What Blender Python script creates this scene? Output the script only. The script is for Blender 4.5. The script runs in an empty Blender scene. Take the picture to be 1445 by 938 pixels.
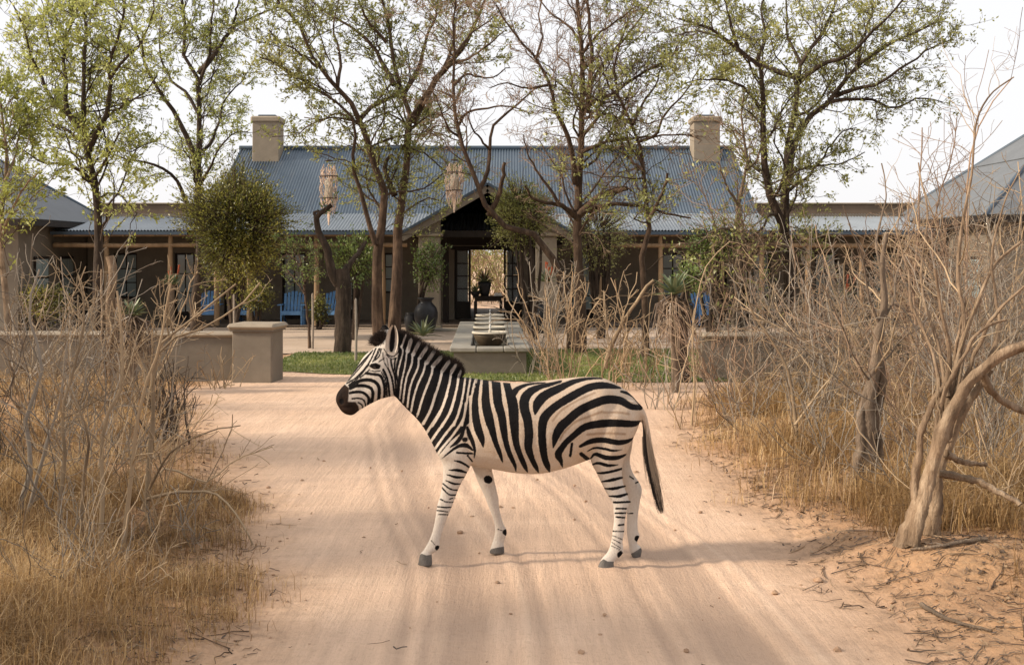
import bpy, math, random
import numpy as np
from mathutils import Vector

# ---------------------------------------------------------------- camera, sky, sun
SC = bpy.context.scene
COL = SC.collection
F = 1700.0            # focal length in photograph pixels
CX, HY = 722.5, 357.0  # principal column, horizon row
EYE = 2.2             # the photograph is taken standing up in a vehicle

cam = bpy.data.cameras.new('camera')
cam_o = bpy.data.objects.new('camera', cam)
COL.objects.link(cam_o)
cam.sensor_width = 36.0
cam.lens = 36.0 * F / 1445.0
cam.shift_y = -(469.0 - HY) / 1445.0
cam.clip_start = 0.05
cam.clip_end = 3000.0
cam_o.location = (0, 0, EYE)
cam_o.rotation_euler = (math.radians(90), 0, 0)
SC.camera = cam_o

SUN_EL = math.radians(29.0)
SUN_DIR = Vector((-0.98, -0.16, 0)).normalized()   # horizontal direction towards the sun
world = bpy.data.worlds.new('World')
SC.world = world
world.use_nodes = True
wn, wl = world.node_tree.nodes, world.node_tree.links
wn.clear()
w_out = wn.new('ShaderNodeOutputWorld')
w_bg = wn.new('ShaderNodeBackground')
w_sky = wn.new('ShaderNodeTexSky')
w_sky.sky_type = 'NISHITA'
w_sky.sun_disc = False
w_sky.sun_elevation = SUN_EL
w_sky.sun_rotation = math.atan2(SUN_DIR.x, SUN_DIR.y)
w_sky.air_density = 1.0
w_sky.dust_density = 4.0
w_sky.ozone_density = 1.0
w_mix = wn.new('ShaderNodeMix')          # thin high cloud: an even white veil over the clear sky
w_mix.data_type = 'RGBA'
w_mix.inputs[0].default_value = 0.84
w_mix.inputs[7].default_value = (8.3, 8.2, 8.3, 1)
w_bg.inputs[1].default_value = 0.10
wl.new(w_sky.outputs[0], w_mix.inputs[6])
wl.new(w_mix.outputs[2], w_bg.inputs[0])
wl.new(w_bg.outputs[0], w_out.inputs[0])

sun = bpy.data.lights.new('sun', 'SUN')
sun.energy = 3.9
sun.angle = math.radians(5.5)
sun.color = (1.0, 0.86, 0.69)
sun_o = bpy.data.objects.new('sun', sun)
COL.objects.link(sun_o)
to_sun = Vector((SUN_DIR.x * math.cos(SUN_EL), SUN_DIR.y * math.cos(SUN_EL), math.sin(SUN_EL)))
sun_o.rotation_euler = (-to_sun).to_track_quat('-Z', 'Y').to_euler()
sun_o.location = to_sun * 60

SC.view_settings.view_transform = 'Standard'
SC.view_settings.look = 'None'
SC.view_settings.exposure = 0.44
SC.view_settings.gamma = 1.0
SC.render.engine = 'CYCLES'
SC.cycles.use_denoising = True
SC.cycles.max_bounces = 6
SC.cycles.transparent_max_bounces = 8

# ---------------------------------------------------------------- helpers
def P(px, py, Y):
    return np.array([(px - CX) / F * Y, Y, EYE - (py - HY) / F * Y])
def GX(px, Y):
    return (px - CX) / F * Y
def GZ(py, Y):
    return EYE - (py - HY) / F * Y
def GY(py):
    return EYE * F / (py - HY)

def mesh(name, V, quads=None, tris=None, smooth=False, attrs=None):
    V = np.asarray(V, dtype=np.float32).reshape(-1, 3)
    me = bpy.data.meshes.new(name)
    me.vertices.add(len(V))
    me.vertices.foreach_set('co', V.ravel())
    loops, starts, tot = [], [], 0
    if quads is not None and len(quads):
        q = np.asarray(quads, dtype=np.int32).reshape(-1, 4)
        loops.append(q.ravel()); starts.append(np.arange(len(q)) * 4); tot += q.size
    if tris is not None and len(tris):
        t = np.asarray(tris, dtype=np.int32).reshape(-1, 3)
        loops.append(t.ravel()); starts.append(tot + np.arange(len(t)) * 3)
    loops = np.concatenate(loops).astype(np.int32); starts = np.concatenate(starts).astype(np.int32)
    me.loops.add(len(loops))
    me.loops.foreach_set('vertex_index', loops)
    me.polygons.add(len(starts))
    me.polygons.foreach_set('loop_start', starts)
    if attrs:
        for k, a in attrs.items():
            at = me.attributes.new(k, 'FLOAT', 'POINT')
            at.data.foreach_set('value', np.asarray(a, dtype=np.float32))
    me.update(calc_edges=True)
    me.validate()
    me.polygons.foreach_set('use_smooth', np.full(len(me.polygons), smooth))
    return me

def ob(name, me, mat=None, parent=None, loc=None, rz=0.0):
    o = bpy.data.objects.new(name, me)
    COL.objects.link(o)
    if mat is not None and me is not None and len(me.materials) == 0:
        me.materials.append(mat)
    if parent is not None:
        o.parent = parent
    if loc is not None:
        o.location = loc
    o.rotation_euler.z = rz
    return o

def tag(o, label=None, cat=None, group=None, kind=None):
    if label: o['label'] = label
    if cat: o['category'] = cat
    if group: o['group'] = group
    if kind: o['kind'] = kind
    return o

def thing(name, label, cat, loc=(0, 0, 0), rz=0.0, group=None):
    o = bpy.data.objects.new(name, None)
    o.empty_display_size = 0.2
    COL.objects.link(o)
    o.location = loc
    o.rotation_euler.z = rz
    return tag(o, label, cat, group)

def copy_tree(o, parent=None):
    c = o.copy()
    COL.objects.link(c)
    c.parent = parent
    for ch in o.children:
        copy_tree(ch, c)
    return c

class MB:
    """collects simple solids into one mesh"""
    def __init__(s):
        s.V, s.Q, s.T, s.n = [], [], [], 0
    def add(s, V, Q=None, T=None):
        V = np.asarray(V, float).reshape(-1, 3)
        if Q is not None and len(Q): s.Q.append(np.asarray(Q).reshape(-1, 4) + s.n)
        if T is not None and len(T): s.T.append(np.asarray(T).reshape(-1, 3) + s.n)
        s.V.append(V); s.n += len(V)
        return s
    def box(s, x0, x1, y0, y1, z0, z1, bev=0.0):
        if bev <= 0:
            V = [(x, y, z) for z in (z0, z1) for y in (y0, y1) for x in (x0, x1)]
            Q = [(0, 2, 3, 1), (4, 5, 7, 6), (0, 1, 5, 4), (2, 6, 7, 3), (0, 4, 6, 2), (1, 3, 7, 5)]
            return s.add(V, Q)
        b = min(bev, abs(x1 - x0) / 2.01, abs(y1 - y0) / 2.01, abs(z1 - z0) / 2.01)
        V, idx = [], {}
        for i, x in enumerate((x0, x1)):
            for j, y in enumerate((y0, y1)):
                for k, z in enumerate((z0, z1)):
                    sx, sy, sz = (b if i == 0 else -b), (b if j == 0 else -b), (b if k == 0 else -b)
                    idx[i, j, k] = (len(V), len(V) + 1, len(V) + 2)
                    V += [(x, y + sy, z + sz), (x + sx, y, z + sz), (x + sx, y + sy, z)]
        Q, T = [], []
        I = lambda i, j, k, a: idx[i, j, k][a]
        for i in (0, 1): Q.append([I(i, 0, 0, 0), I(i, 1, 0, 0), I(i, 1, 1, 0), I(i, 0, 1, 0)][::(-1 if i == 0 else 1)])
        for j in (0, 1): Q.append([I(0, j, 0, 1), I(1, j, 0, 1), I(1, j, 1, 1), I(0, j, 1, 1)][::(1 if j == 0 else -1)])
        for k in (0, 1): Q.append([I(0, 0, k, 2), I(1, 0, k, 2), I(1, 1, k, 2), I(0, 1, k, 2)][::(-1 if k == 0 else 1)])
        for i in (0, 1):
            for j in (0, 1):
                Q.append([I(i, j, 0, 0), I(i, j, 1, 0), I(i, j, 1, 1), I(i, j, 0, 1)])
        for i in (0, 1):
            for k in (0, 1):
                Q.append([I(i, 0, k, 0), I(i, 1, k, 0), I(i, 1, k, 2), I(i, 0, k, 2)])
        for j in (0, 1):
            for k in (0, 1):
                Q.append([I(0, j, k, 1), I(1, j, k, 1), I(1, j, k, 2), I(0, j, k, 2)])
        for i in (0, 1):
            for j in (0, 1):
                for k in (0, 1): T.append(idx[i, j, k])
        return s.add(V, Q, T)
    def lathe(s, prof, n=24, c=(0, 0, 0)):
        prof = np.asarray(prof, float)
        a = np.linspace(0, 2 * np.pi, n, endpoint=False)
        V = np.stack([prof[:, None, 0] * np.cos(a) + c[0], prof[:, None, 0] * np.sin(a) + c[1],
                      np.repeat(prof[:, None, 1], n, 1) + c[2]], -1)
        m = len(prof)
        i, j = np.meshgrid(np.arange(m - 1), np.arange(n), indexing='ij')
        q = np.stack([i * n + j, i * n + (j + 1) % n, (i + 1) * n + (j + 1) % n, (i + 1) * n + j], -1)
        return s.add(V, q.reshape(-1, 4))
    def bar(s, a, b, w, h=None, up=(0, 0, 1)):
        """square bar from a to b"""
        a, b = np.asarray(a, float), np.asarray(b, float)
        h = h or w
        d = (b - a) / np.linalg.norm(b - a)
        u = np.asarray(up, float)
        if abs(d @ u) > .95: u = np.array([0, 1.0, 0])
        sx = np.cross(d, u); sx /= np.linalg.norm(sx)
        sy = np.cross(sx, d)
        V = [p + i * sx * w / 2 + j * sy * h / 2 for p in (a, b) for i, j in ((-1, -1), (1, -1), (1, 1), (-1, 1))]
        return s.add(V, [(0, 1, 2, 3), (7, 6, 5, 4), (0, 4, 5, 1), (1, 5, 6, 2), (2, 6, 7, 3), (3, 7, 4, 0)])
    def tube(s, pts, rad, n=8):
        V, Q = tubes(np.asarray(pts, float)[None], np.asarray(rad, float)[None], n)
        return s.add(V, Q)
    def build(s, name, mat, parent=None, smooth=False, loc=None, rz=0.0):
        me = mesh(name, np.concatenate(s.V), np.concatenate(s.Q) if s.Q else None,
                  np.concatenate(s.T) if s.T else None, smooth)
        return ob(name, me, mat, parent, loc, rz)

def norm(v):
    return v / np.maximum(np.linalg.norm(v, axis=-1, keepdims=True), 1e-9)

def tubes(paths, rad, S):
    """paths (B,P,3), rad (B,P) -> verts, quads of closed tapered tubes"""
    B, Pn, _ = paths.shape
    tan = np.empty_like(paths)
    tan[:, 1:-1] = paths[:, 2:] - paths[:, :-2]
    tan[:, 0] = paths[:, 1] - paths[:, 0]
    tan[:, -1] = paths[:, -1] - paths[:, -2]
    tan = norm(tan)
    ref = np.where(np.abs(norm(paths[:, -1] - paths[:, 0])[:, 2:3]) > .8, np.array([[1.0, .15, 0]]), np.array([[.1, .1, 1.0]]))
    u = norm(np.cross(tan, ref[:, None, :]))
    v = np.cross(tan, u)
    a = np.linspace(0, 2 * np.pi, S, endpoint=False)
    V = paths[:, :, None, :] + rad[:, :, None, None] * (u[:, :, None, :] * np.cos(a)[None, None, :, None] + v[:, :, None, :] * np.sin(a)[None, None, :, None])
    b, p, k = np.meshgrid(np.arange(B), np.arange(Pn - 1), np.arange(S), indexing='ij')
    base = b * Pn * S + p * S
    Q = np.stack([base + k, base + (k + 1) % S, base + S + (k + 1) % S, base + S + k], -1).reshape(-1, 4)
    return V.reshape(-1, 3), Q

def smooth_path(pts, n):
    """Catmull-Rom resample of control rows to n rows, even in arc length"""
    p = np.asarray(pts, float)
    if len(p) == 2:
        t = np.linspace(0, 1, n)[:, None]
        return p[0] * (1 - t) + p[1] * t
    q = np.vstack([2 * p[0] - p[1], p, 2 * p[-1] - p[-2]])
    out = []
    for i in range(1, len(q) - 2):
        t = np.linspace(0, 1, 12, endpoint=False)[:, None]
        a, b, c, d = q[i - 1], q[i], q[i + 1], q[i + 2]
        out.append(.5 * (2 * b + (c - a) * t + (2 * a - 5 * b + 4 * c - d) * t ** 2 + (3 * b - a - 3 * c + d) * t ** 3))
    out = np.vstack(out + [p[-1:]])
    s = np.concatenate([[0], np.cumsum(np.linalg.norm(np.diff(out[:, :3], axis=0), axis=1))])
    t = np.linspace(0, s[-1], n)
    return np.stack([np.interp(t, s, out[:, k]) for k in range(out.shape[1])], -1)

_tab = np.random.default_rng(5).random((256, 256))
def vnoise(x, y, s=0):
    x = np.asarray(x, float) + s * 17.3; y = np.asarray(y, float) + s * 9.7
    xi, yi = np.floor(x).astype(int), np.floor(y).astype(int)
    fx, fy = x - xi, y - yi
    fx, fy = fx * fx * (3 - 2 * fx), fy * fy * (3 - 2 * fy)
    g = lambda i, j: _tab[i & 255, j & 255]
    return ((g(xi, yi) * (1 - fx) + g(xi + 1, yi) * fx) * (1 - fy) + (g(xi, yi + 1) * (1 - fx) + g(xi + 1, yi + 1) * fx) * fy) * 2 - 1
def sstep(a, b, x):
    t = np.clip((x - a) / (b - a), 0, 1)
    return t * t * (3 - 2 * t)

# ---------------------------------------------------------------- materials
class NT:
    def __init__(s, name):
        s.m = bpy.data.materials.new(name)
        s.m.use_nodes = True
        s.n, s.l = s.m.node_tree.nodes, s.m.node_tree.links
        s.b = s.n['Principled BSDF']
        s.b.inputs['Specular IOR Level'].default_value = 0.25
        s.tc = s.n.new('ShaderNodeTexCoord')
    def link(s, a, b): s.l.new(a, b)
    def noise(s, scale, detail=5, rough=.6, stretch=None, rot=0, coord='Object'):
        t = s.n.new('ShaderNodeTexNoise')
        t.inputs['Scale'].default_value = scale
        t.inputs['Detail'].default_value = detail
        t.inputs['Roughness'].default_value = rough
        v = s.tc.outputs[coord]
        if stretch or rot:
            mp = s.n.new('ShaderNodeMapping')
            mp.inputs['Scale'].default_value = stretch or (1, 1, 1)
            mp.inputs['Rotation'].default_value = (0, 0, rot)
            s.link(v, mp.inputs[0]); v = mp.outputs[0]
        s.link(v, t.inputs['Vector'])
        return t.outputs[0]
    def ramp(s, fac, stops):
        r = s.n.new('ShaderNodeValToRGB')
        e = r.color_ramp.elements
        while len(e) < len(stops): e.new(.5)
        for k, (p, c) in zip(e, stops):
            k.position = p; k.color = (*c, 1)
        s.link(fac, r.inputs[0])
        return r.outputs[0]
    def mix(s, fac, a, b, mode='MIX'):
        x = s.n.new('ShaderNodeMix'); x.data_type = 'RGBA'; x.blend_type = mode
        for sock, v in ((x.inputs[0], fac), (x.inputs[6], a), (x.inputs[7], b)):
            if isinstance(v, (int, float)): sock.default_value = v
            elif isinstance(v, tuple): sock.default_value = (*v, 1)
            else: s.link(v, sock)
        return x.outputs[2]
    def math(s, op, a, b=0.0, clamp=False):
        x = s.n.new('ShaderNodeMath'); x.operation = op; x.use_clamp = clamp
        for sock, v in ((x.inputs[0], a), (x.inputs[1], b)):
            if isinstance(v, (int, float)): sock.default_value = v
            else: s.link(v, sock)
        return x.outputs[0]
    def rng(s, v, a, b, c=0.0, d=1.0):
        x = s.n.new('ShaderNodeMapRange')
        x.inputs[1].default_value, x.inputs[2].default_value, x.inputs[3].default_value, x.inputs[4].default_value = a, b, c, d
        s.link(v, x.inputs[0])
        return x.outputs[0]
    def attr(s, name):
        a = s.n.new('ShaderNodeAttribute'); a.attribute_name = name
        return a.outputs['Fac']
    def bump(s, h, dist, strength=1.0):
        x = s.n.new('ShaderNodeBump')
        x.inputs['Distance'].default_value = dist
        x.inputs['Strength'].default_value = strength
        s.link(h, x.inputs['Height'])
        s.link(x.outputs[0], s.b.inputs['Normal'])
        return s
    def col(s, c):
        if isinstance(c, tuple): s.b.inputs['Base Color'].default_value = (*c, 1)
        else: s.link(c, s.b.inputs['Base Color'])
        return s
    def rough(s, r):
        if isinstance(r, (int, float)): s.b.inputs['Roughness'].default_value = r
        else: s.link(r, s.b.inputs['Roughness'])
        return s

def plain(name, c, rough=.7, var=.25, scale=6.0, bump=.004, metal=0.0, stretch=None):
    m = NT(name)
    n = m.noise(scale, 6, .65, stretch)
    lo = tuple(x * (1 - var) for x in c); hi = tuple(min(1, x * (1 + var)) for x in c)
    m.col(m.ramp(n, [(.28, lo), (.72, hi)])).rough(rough)
    m.b.inputs['Metallic'].default_value = metal
    if bump: m.bump(m.noise(scale * 5, 4, .7, stretch), bump)
    return m.m

M = {}
M['plaster'] = plain('taupe plaster', (.185, .155, .12), .9, .16, 2.2, .004)
M['plaster_light'] = plain('beige plaster', (.27, .225, .17), .9, .16, 2.0, .004)
M['cap'] = plain('smooth plaster cap', (.29, .24, .18), .85, .18, 3.0, .004)
m = NT('blue grey corrugated iron')
n1, n2 = m.noise(.8, 6, .65), m.noise(1.6, 6, .7, (3, .25, .25))
c = m.ramp(n1, [(.28, (.09, .122, .158)), (.72, (.13, .165, .20))])
m.col(m.mix(m.rng(n2, .55, .78, 0, .4), c, (.22, .205, .19))).rough(m.rng(n2, .3, .7, .34, .55))
m.b.inputs['Metallic'].default_value = .55
M['roof'] = m.m
M['roof_trim'] = plain('dark blue grey iron trim', (.06, .085, .115), .45, .15, 1.2, 0)
M['slate'] = plain('smooth grey roof sheet', (.135, .145, .155), .6, .12, 1.2, .003)
M['roof_sky_sheen'] = plain('roof iron with sky sheen in colour', (.235, .265, .29), .4, .14, .9, 0, .3)  # same iron as the main roof; sky reflection put into a paler colour
M['parapet'] = plain('brown parapet plaster', (.165, .12, .085), .9, .18, 1.5, .004)
M['timber'] = plain('weathered pole timber', (.30, .20, .115), .8, .3, 5.0, .004, stretch=(1, 1, .15))
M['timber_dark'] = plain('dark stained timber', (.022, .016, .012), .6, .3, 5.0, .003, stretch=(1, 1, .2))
M['ceiling'] = plain('reed ceiling in veranda', (.10, .07, .045), .9, .3, 9.0, .005)
M['black_pot'] = plain('black glazed clay', (.028, .028, .03), .38, .3, 5.0, .002)
M['bronze'] = plain('old bronze bowl', (.07, .05, .03), .5, .35, 9.0, .003)
M['rim'] = plain('pale stone rim', (.50, .45, .36), .7, .15, 12.0, .002)
M['stone'] = plain('grey coping stone', (.27, .25, .21), .8, .22, 3.0, .005)
M['blue'] = plain('blue painted wood', (.13, .28, .52), .55, .22, 6.0, .002, stretch=(1, 1, .2))
M['rope'] = plain('dark hanging wire', (.08, .06, .05), .8, .2, 9.0, 0)
M['white_post'] = plain('weathered stake', (.30, .25, .20), .8, .3, 9.0, .003)
m = NT('window glass with pale curtain behind'); m.col((.30, .36, .36)).rough(.06); m.b.inputs['Specular IOR Level'].default_value = .6; M['glass'] = m.m
m = NT('clear door glass')
m.col((.9, .95, .95)).rough(.02); m.b.inputs['Transmission Weight'].default_value = .85; m.b.inputs['IOR'].default_value = 1.01; M['clear'] = m.m
m = NT('dark still water'); m.col((.01, .014, .012)).rough(.04); m.b.inputs['Specular IOR Level'].default_value = .6; m.bump(m.noise(14, 2), .004); M['water'] = m.m
M['jet'] = plain('falling water', (.75, .76, .76), .15, .05, 20, .002)

def bark(name, a, b, c, scale=9.0):
    m = NT(name)
    n1 = m.noise(scale, 6, .7, (1, 1, .22)); n2 = m.noise(2.2, 4, .6)
    base = m.ramp(n1, [(.3, a), (.5, b), (.72, c)])
    m.col(m.mix(m.rng(n2, .42, .66, 0, .8), base, tuple(x * .5 for x in b), 'MIX')).rough(.92)
    m.bump(m.math('ADD', n1, m.math('MULTIPLY', m.noise(scale * 4, 4, .7, (1, 1, .3)), .5)), .035, 1.0)
    return m.m
M['bark_dark'] = bark('dark ridged bark', (.02, .014, .010), (.06, .042, .03), (.14, .10, .07))
M['bark_red'] = bark('red brown bark', (.03, .02, .014), (.095, .06, .04), (.21, .14, .09))
M['bark_pale'] = bark('pale peeling bark', (.06, .036, .022), (.28, .195, .125), (.52, .40, .28))
M['bark_grey'] = bark('grey brown twig bark', (.10, .072, .05), (.20, .148, .105), (.34, .26, .19))
def tw(name, a, b):
    m = NT(name)
    n = m.noise(1.7, 4, .6)
    m.col(m.mix(m.attr('tint'), m.ramp(n, [(.3, a), (.7, b)]), tuple(x * 1.35 for x in b))).rough(.85)
    return m.m
M['twig_tan'] = tw('dry tan twigs', (.10, .068, .042), (.36, .265, .165))
M['twig_grey'] = tw('dry grey twigs', (.07, .058, .046), (.26, .22, .175))
M['twig_red'] = tw('reddish bare twigs', (.10, .064, .045), (.29, .20, .135))
M['twig_dark'] = tw('dark fine twigs', (.03, .022, .016), (.10, .072, .052))

def leaf(name, a, b, c, trans=.35):
    m = NT(name)
    tint = m.attr('tint')
    colr = m.ramp(tint, [(0, a), (.55, b), (1, c)])
    m.n.remove(m.b)
    d = m.n.new('ShaderNodeBsdfDiffuse'); t = m.n.new('ShaderNodeBsdfTranslucent'); g = m.n.new('ShaderNodeBsdfGlossy')
    g.inputs['Roughness'].default_value = .45
    mx = m.n.new('ShaderNodeMixShader'); mx.inputs[0].default_value = trans
    m2 = m.n.new('ShaderNodeMixShader'); m2.inputs[0].default_value = .05
    m.link(colr, d.inputs[0]); m.link(colr, t.inputs[0])
    m.link(d.outputs[0], mx.inputs[1]); m.link(t.outputs[0], mx.inputs[2])
    m.link(mx.outputs[0], m2.inputs[1]); m.link(g.outputs[0], m2.inputs[2])
    m.link(m2.outputs[0], m.n['Material Output'].inputs[0])
    return m.m
M['leaf_light'] = leaf('light spring green leaves', (.17, .20, .035), (.41, .44, .105), (.62, .64, .25), .5)
M['leaf_olive'] = leaf('olive green leaves', (.14, .15, .035), (.35, .36, .10), (.56, .55, .23), .5)
M['leaf_dark'] = leaf('dark evergreen leaves', (.03, .042, .009), (.20, .20, .035), (.46, .41, .09), .42)
M['leaf_fresh'] = leaf('fresh green leaves', (.06, .10, .02), (.13, .19, .04), (.24, .30, .08), .4)
M['leaf_dry'] = leaf('dry brown leaves', (.12, .065, .035), (.24, .14, .075), (.38, .25, .14), .3)
M['straw'] = leaf('dry straw grass', (.20, .115, .045), (.50, .32, .135), (.74, .55, .30), .3)
M['lawn_blade'] = leaf('short green lawn', (.07, .11, .022), (.16, .205, .045), (.34, .34, .10), .35)
M['aloe'] = leaf('grey green aloe leaves', (.09, .12, .06), (.17, .21, .11), (.27, .29, .16), .15)
M['aloe_dead'] = leaf('dead aloe leaves', (.09, .06, .04), (.19, .13, .085), (.30, .22, .15), .1)
M['flower'] = leaf('orange red flower spikes', (.35, .07, .02), (.55, .15, .04), (.65, .26, .08), .2)
M['wicker'] = plain('pale driftwood and shell strands', (.60, .46, .36), .8, .35, 22.0, .004)
M['litter'] = leaf('fallen dry twigs and leaves', (.06, .042, .03), (.16, .105, .065), (.34, .235, .14), .05)
# ---------------------------------------------------------------- ground, road, lawn
RY = np.array([-40, 0, 6.44, 8.44, 10.9, 12.8, 15.4, 17.5, 19.4, 20.6, 24.0, 30])
RL = np.array([-1.4, -1.35, -1.4, -1.6, -2.35, -3.0, -3.9, -4.6, -5.2, -5.0, -4.6, -4.6])
RR = np.array([2.2, 2.15, 2.1, 2.05, 1.95, 1.85, 1.95, 2.5, 3.3, 4.0, 4.6, 4.6])
def road_l(y): return np.interp(y, RY, RL) + .16 * vnoise(y * 1.3, y * 0, 3) + .07 * vnoise(y * 4.1, y * 0, 4)
def road_r(y): return np.interp(y, RY, RR) + .16 * vnoise(y * 1.2, y * 0, 5) + .07 * vnoise(y * 3.7, y * 0, 6)
def ground_h(x, y):
    d = np.maximum(road_l(y) - x, x - road_r(y))            # > 0 outside the road
    out = sstep(-.15, .75, d)
    far = 1 - sstep(17, 20.5, y)
    h = -.035 + out * (.085 + .05 * vnoise(x * .8, y * .8, 1) + .028 * vnoise(x * 2.7, y * 2.7, 2) + .012 * vnoise(x * 8, y * 8, 8)) * (.25 + .75 * far)
    h += .10 * np.exp(-((x - 2.95) ** 2 / .25 + (y - 8.35) ** 2 / .22)) + .08 * np.exp(-((x - 3.5) ** 2 / .6 + (y - 8.2) ** 2 / .3))
    h += .10 * sstep(1.0, 3.5, d) * far
    return h

xs = np.concatenate([-np.geomspace(900, 9.2, 34), np.linspace(-9, 9, 200), np.geomspace(9.2, 900, 34)])
ys = np.concatenate([-np.geomspace(300, 4.2, 18), np.linspace(-4, 4.4, 30), np.linspace(4.5, 14, 130), np.linspace(14.2, 24, 50), np.linspace(24.5, 60, 30), np.geomspace(64, 1500, 20)])
gx, gy = np.meshgrid(xs, ys, indexing='ij')
gz = ground_h(gx, gy)
i, j = np.meshgrid(np.arange(len(xs) - 1), np.arange(len(ys) - 1), indexing='ij')
n = len(ys)
gq = np.stack([i * n + j, (i + 1) * n + j, (i + 1) * n + j + 1, i * n + j + 1], -1)
def soil(name):
    """sand track and bank earth; attribute edge is metres outside the track, so the two run into each other"""
    m = NT(name)
    n1, n2, n3 = m.noise(.9, 6, .6), m.noise(7, 8, .75), m.noise(40, 4, .7)
    c1 = m.ramp(n1, [(.3, (.31, .18, .10)), (.5, (.46, .27, .15)), (.7, (.58, .34, .175))])
    c2 = m.mix(m.rng(n2, .47, .68, 0, .8), c1, (.15, .105, .07))
    bank = m.mix(m.rng(n3, .5, .75, 0, .5), c2, (.52, .37, .23))
    s1, s2, s3, s4 = m.noise(.55, 5, .6), m.noise(3.5, 7, .7, (3.4, .22, 1), .12), m.noise(26, 6, .75), m.noise(1.5, 5, .6, (.35, 2.6, 1))
    t1 = m.ramp(s1, [(.3, (.58, .395, .27)), (.55, (.68, .475, .335)), (.75, (.73, .525, .38))])
    t2 = m.mix(m.rng(s2, .42, .72, 0, .65), t1, (.47, .325, .23))
    t3 = m.mix(m.rng(s4, .52, .72, 0, .28), t2, (.80, .60, .43))
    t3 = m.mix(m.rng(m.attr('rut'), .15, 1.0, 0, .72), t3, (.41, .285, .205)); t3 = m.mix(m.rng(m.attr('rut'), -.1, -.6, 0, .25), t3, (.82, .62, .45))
    track = m.mix(m.rng(s3, .52, .78, 0, .55), t3, (.36, .235, .155))
    e = m.math('ADD', m.attr('edge'), m.math('MULTIPLY', m.math('SUBTRACT', n2, .5), .9))
    m.col(m.mix(m.rng(e, -.35, .55), track, bank)).rough(.95)
    h = m.math('ADD', m.math('MULTIPLY', s3, .8), m.math('ADD', s2, m.math('MULTIPLY', n2, m.rng(m.attr('edge'), -.4, .5, .25, 1.6))))
    m.bump(h, .022)
    return m.m
M['earth'] = soil('bank earth'); M['sand'] = soil('sand track')
def edge_at(x, y): return np.clip(np.maximum(road_l(y) - x, x - road_r(y)), -3, 3)
tag(ob('ground', mesh('ground', np.stack([gx, gy, gz], -1), gq.reshape(-1, 4), smooth=True, attrs={'edge': edge_at(gx, gy).ravel()}), M['earth']), kind='structure')

# the sand track: a graded strip whose edges dip under the ground on both sides
ry = np.concatenate([np.linspace(-36, 4, 60), np.linspace(4.1, 13, 290), np.linspace(13.1, 27.4, 90)])
ru = np.linspace(0, 1, 130)
yy, uu = np.meshgrid(ry, ru, indexing='ij')
L, R = np.interp(yy, RY, RL) - .6, np.interp(yy, RY, RR) + .6
xx = L + (R - L) * uu
cen = (np.interp(yy, RY, RL) * .45 + np.interp(yy, RY, RR) * .55)
def rut(off, w, dep):
    c = cen + off + .10 * vnoise(yy * .35, yy * 0 + off, 11)
    return -dep * np.exp(-((xx - c) / w) ** 2) + dep * .35 * np.exp(-((xx - c - w * 1.7) / (w * .7)) ** 2)
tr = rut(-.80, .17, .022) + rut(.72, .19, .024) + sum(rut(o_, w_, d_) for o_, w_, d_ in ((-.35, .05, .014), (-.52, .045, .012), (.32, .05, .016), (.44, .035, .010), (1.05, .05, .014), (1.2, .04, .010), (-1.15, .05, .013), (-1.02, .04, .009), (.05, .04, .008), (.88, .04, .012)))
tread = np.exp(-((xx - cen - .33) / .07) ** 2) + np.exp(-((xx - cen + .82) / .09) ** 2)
rz = .002 + tr + .006 * vnoise(xx * 1.4, yy * .9, 13) + .0035 * vnoise(xx * 9, yy * 1.1, 14) + .0025 * vnoise(xx * 14, yy * 12, 15)
rz += tread * .006 * np.sin(yy * 62 + 5 * (xx - cen))
edge = np.minimum(uu, 1 - uu) * (R - L)
rz -= .06 * (1 - sstep(0, .5, edge))
nn = len(ru)
i, j = np.meshgrid(np.arange(len(ry) - 1), np.arange(nn - 1), indexing='ij')
rq = np.stack([i * nn + j, i * nn + j + 1, (i + 1) * nn + j + 1, (i + 1) * nn + j], -1)
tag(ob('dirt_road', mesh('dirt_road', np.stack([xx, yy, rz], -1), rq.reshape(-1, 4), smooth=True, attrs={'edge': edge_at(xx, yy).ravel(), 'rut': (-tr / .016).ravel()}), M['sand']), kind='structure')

# courtyard gravel in front of the lodge, lawn with short grass
def sheet(name, poly, z, mat):
    poly = np.asarray(poly, float)
    V = np.column_stack([poly, np.full(len(poly), z)])
    c = V.mean(0)
    V = np.vstack([V, c])
    k = len(poly)
    T = [(a, (a + 1) % k, k) for a in range(k)]
    return tag(ob(name, mesh(name, V, None, T), mat), kind='structure')
m = NT('pale courtyard gravel')
n1, n3 = m.noise(.6, 5), m.noise(30, 5, .7)
m.col(m.mix(m.rng(n3, .45, .75, 0, .4), m.ramp(n1, [(.3, (.42, .32, .235)), (.7, (.55, .43, .33))]), (.28, .20, .14))).rough(.95).bump(n3, .01)
sheet('courtyard', [(-22, 26.6), (-5, 26.3), (0, 27.0), (22, 26.5), (22, 36.4), (-22, 36.4)], .006, m.m)
sheet('veranda_floor', [(-22, 35.6), (22, 35.6), (22, 47), (-22, 47)], .05, plain('veranda screed', (.26, .20, .155), .7, .15, 2, .002))

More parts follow.
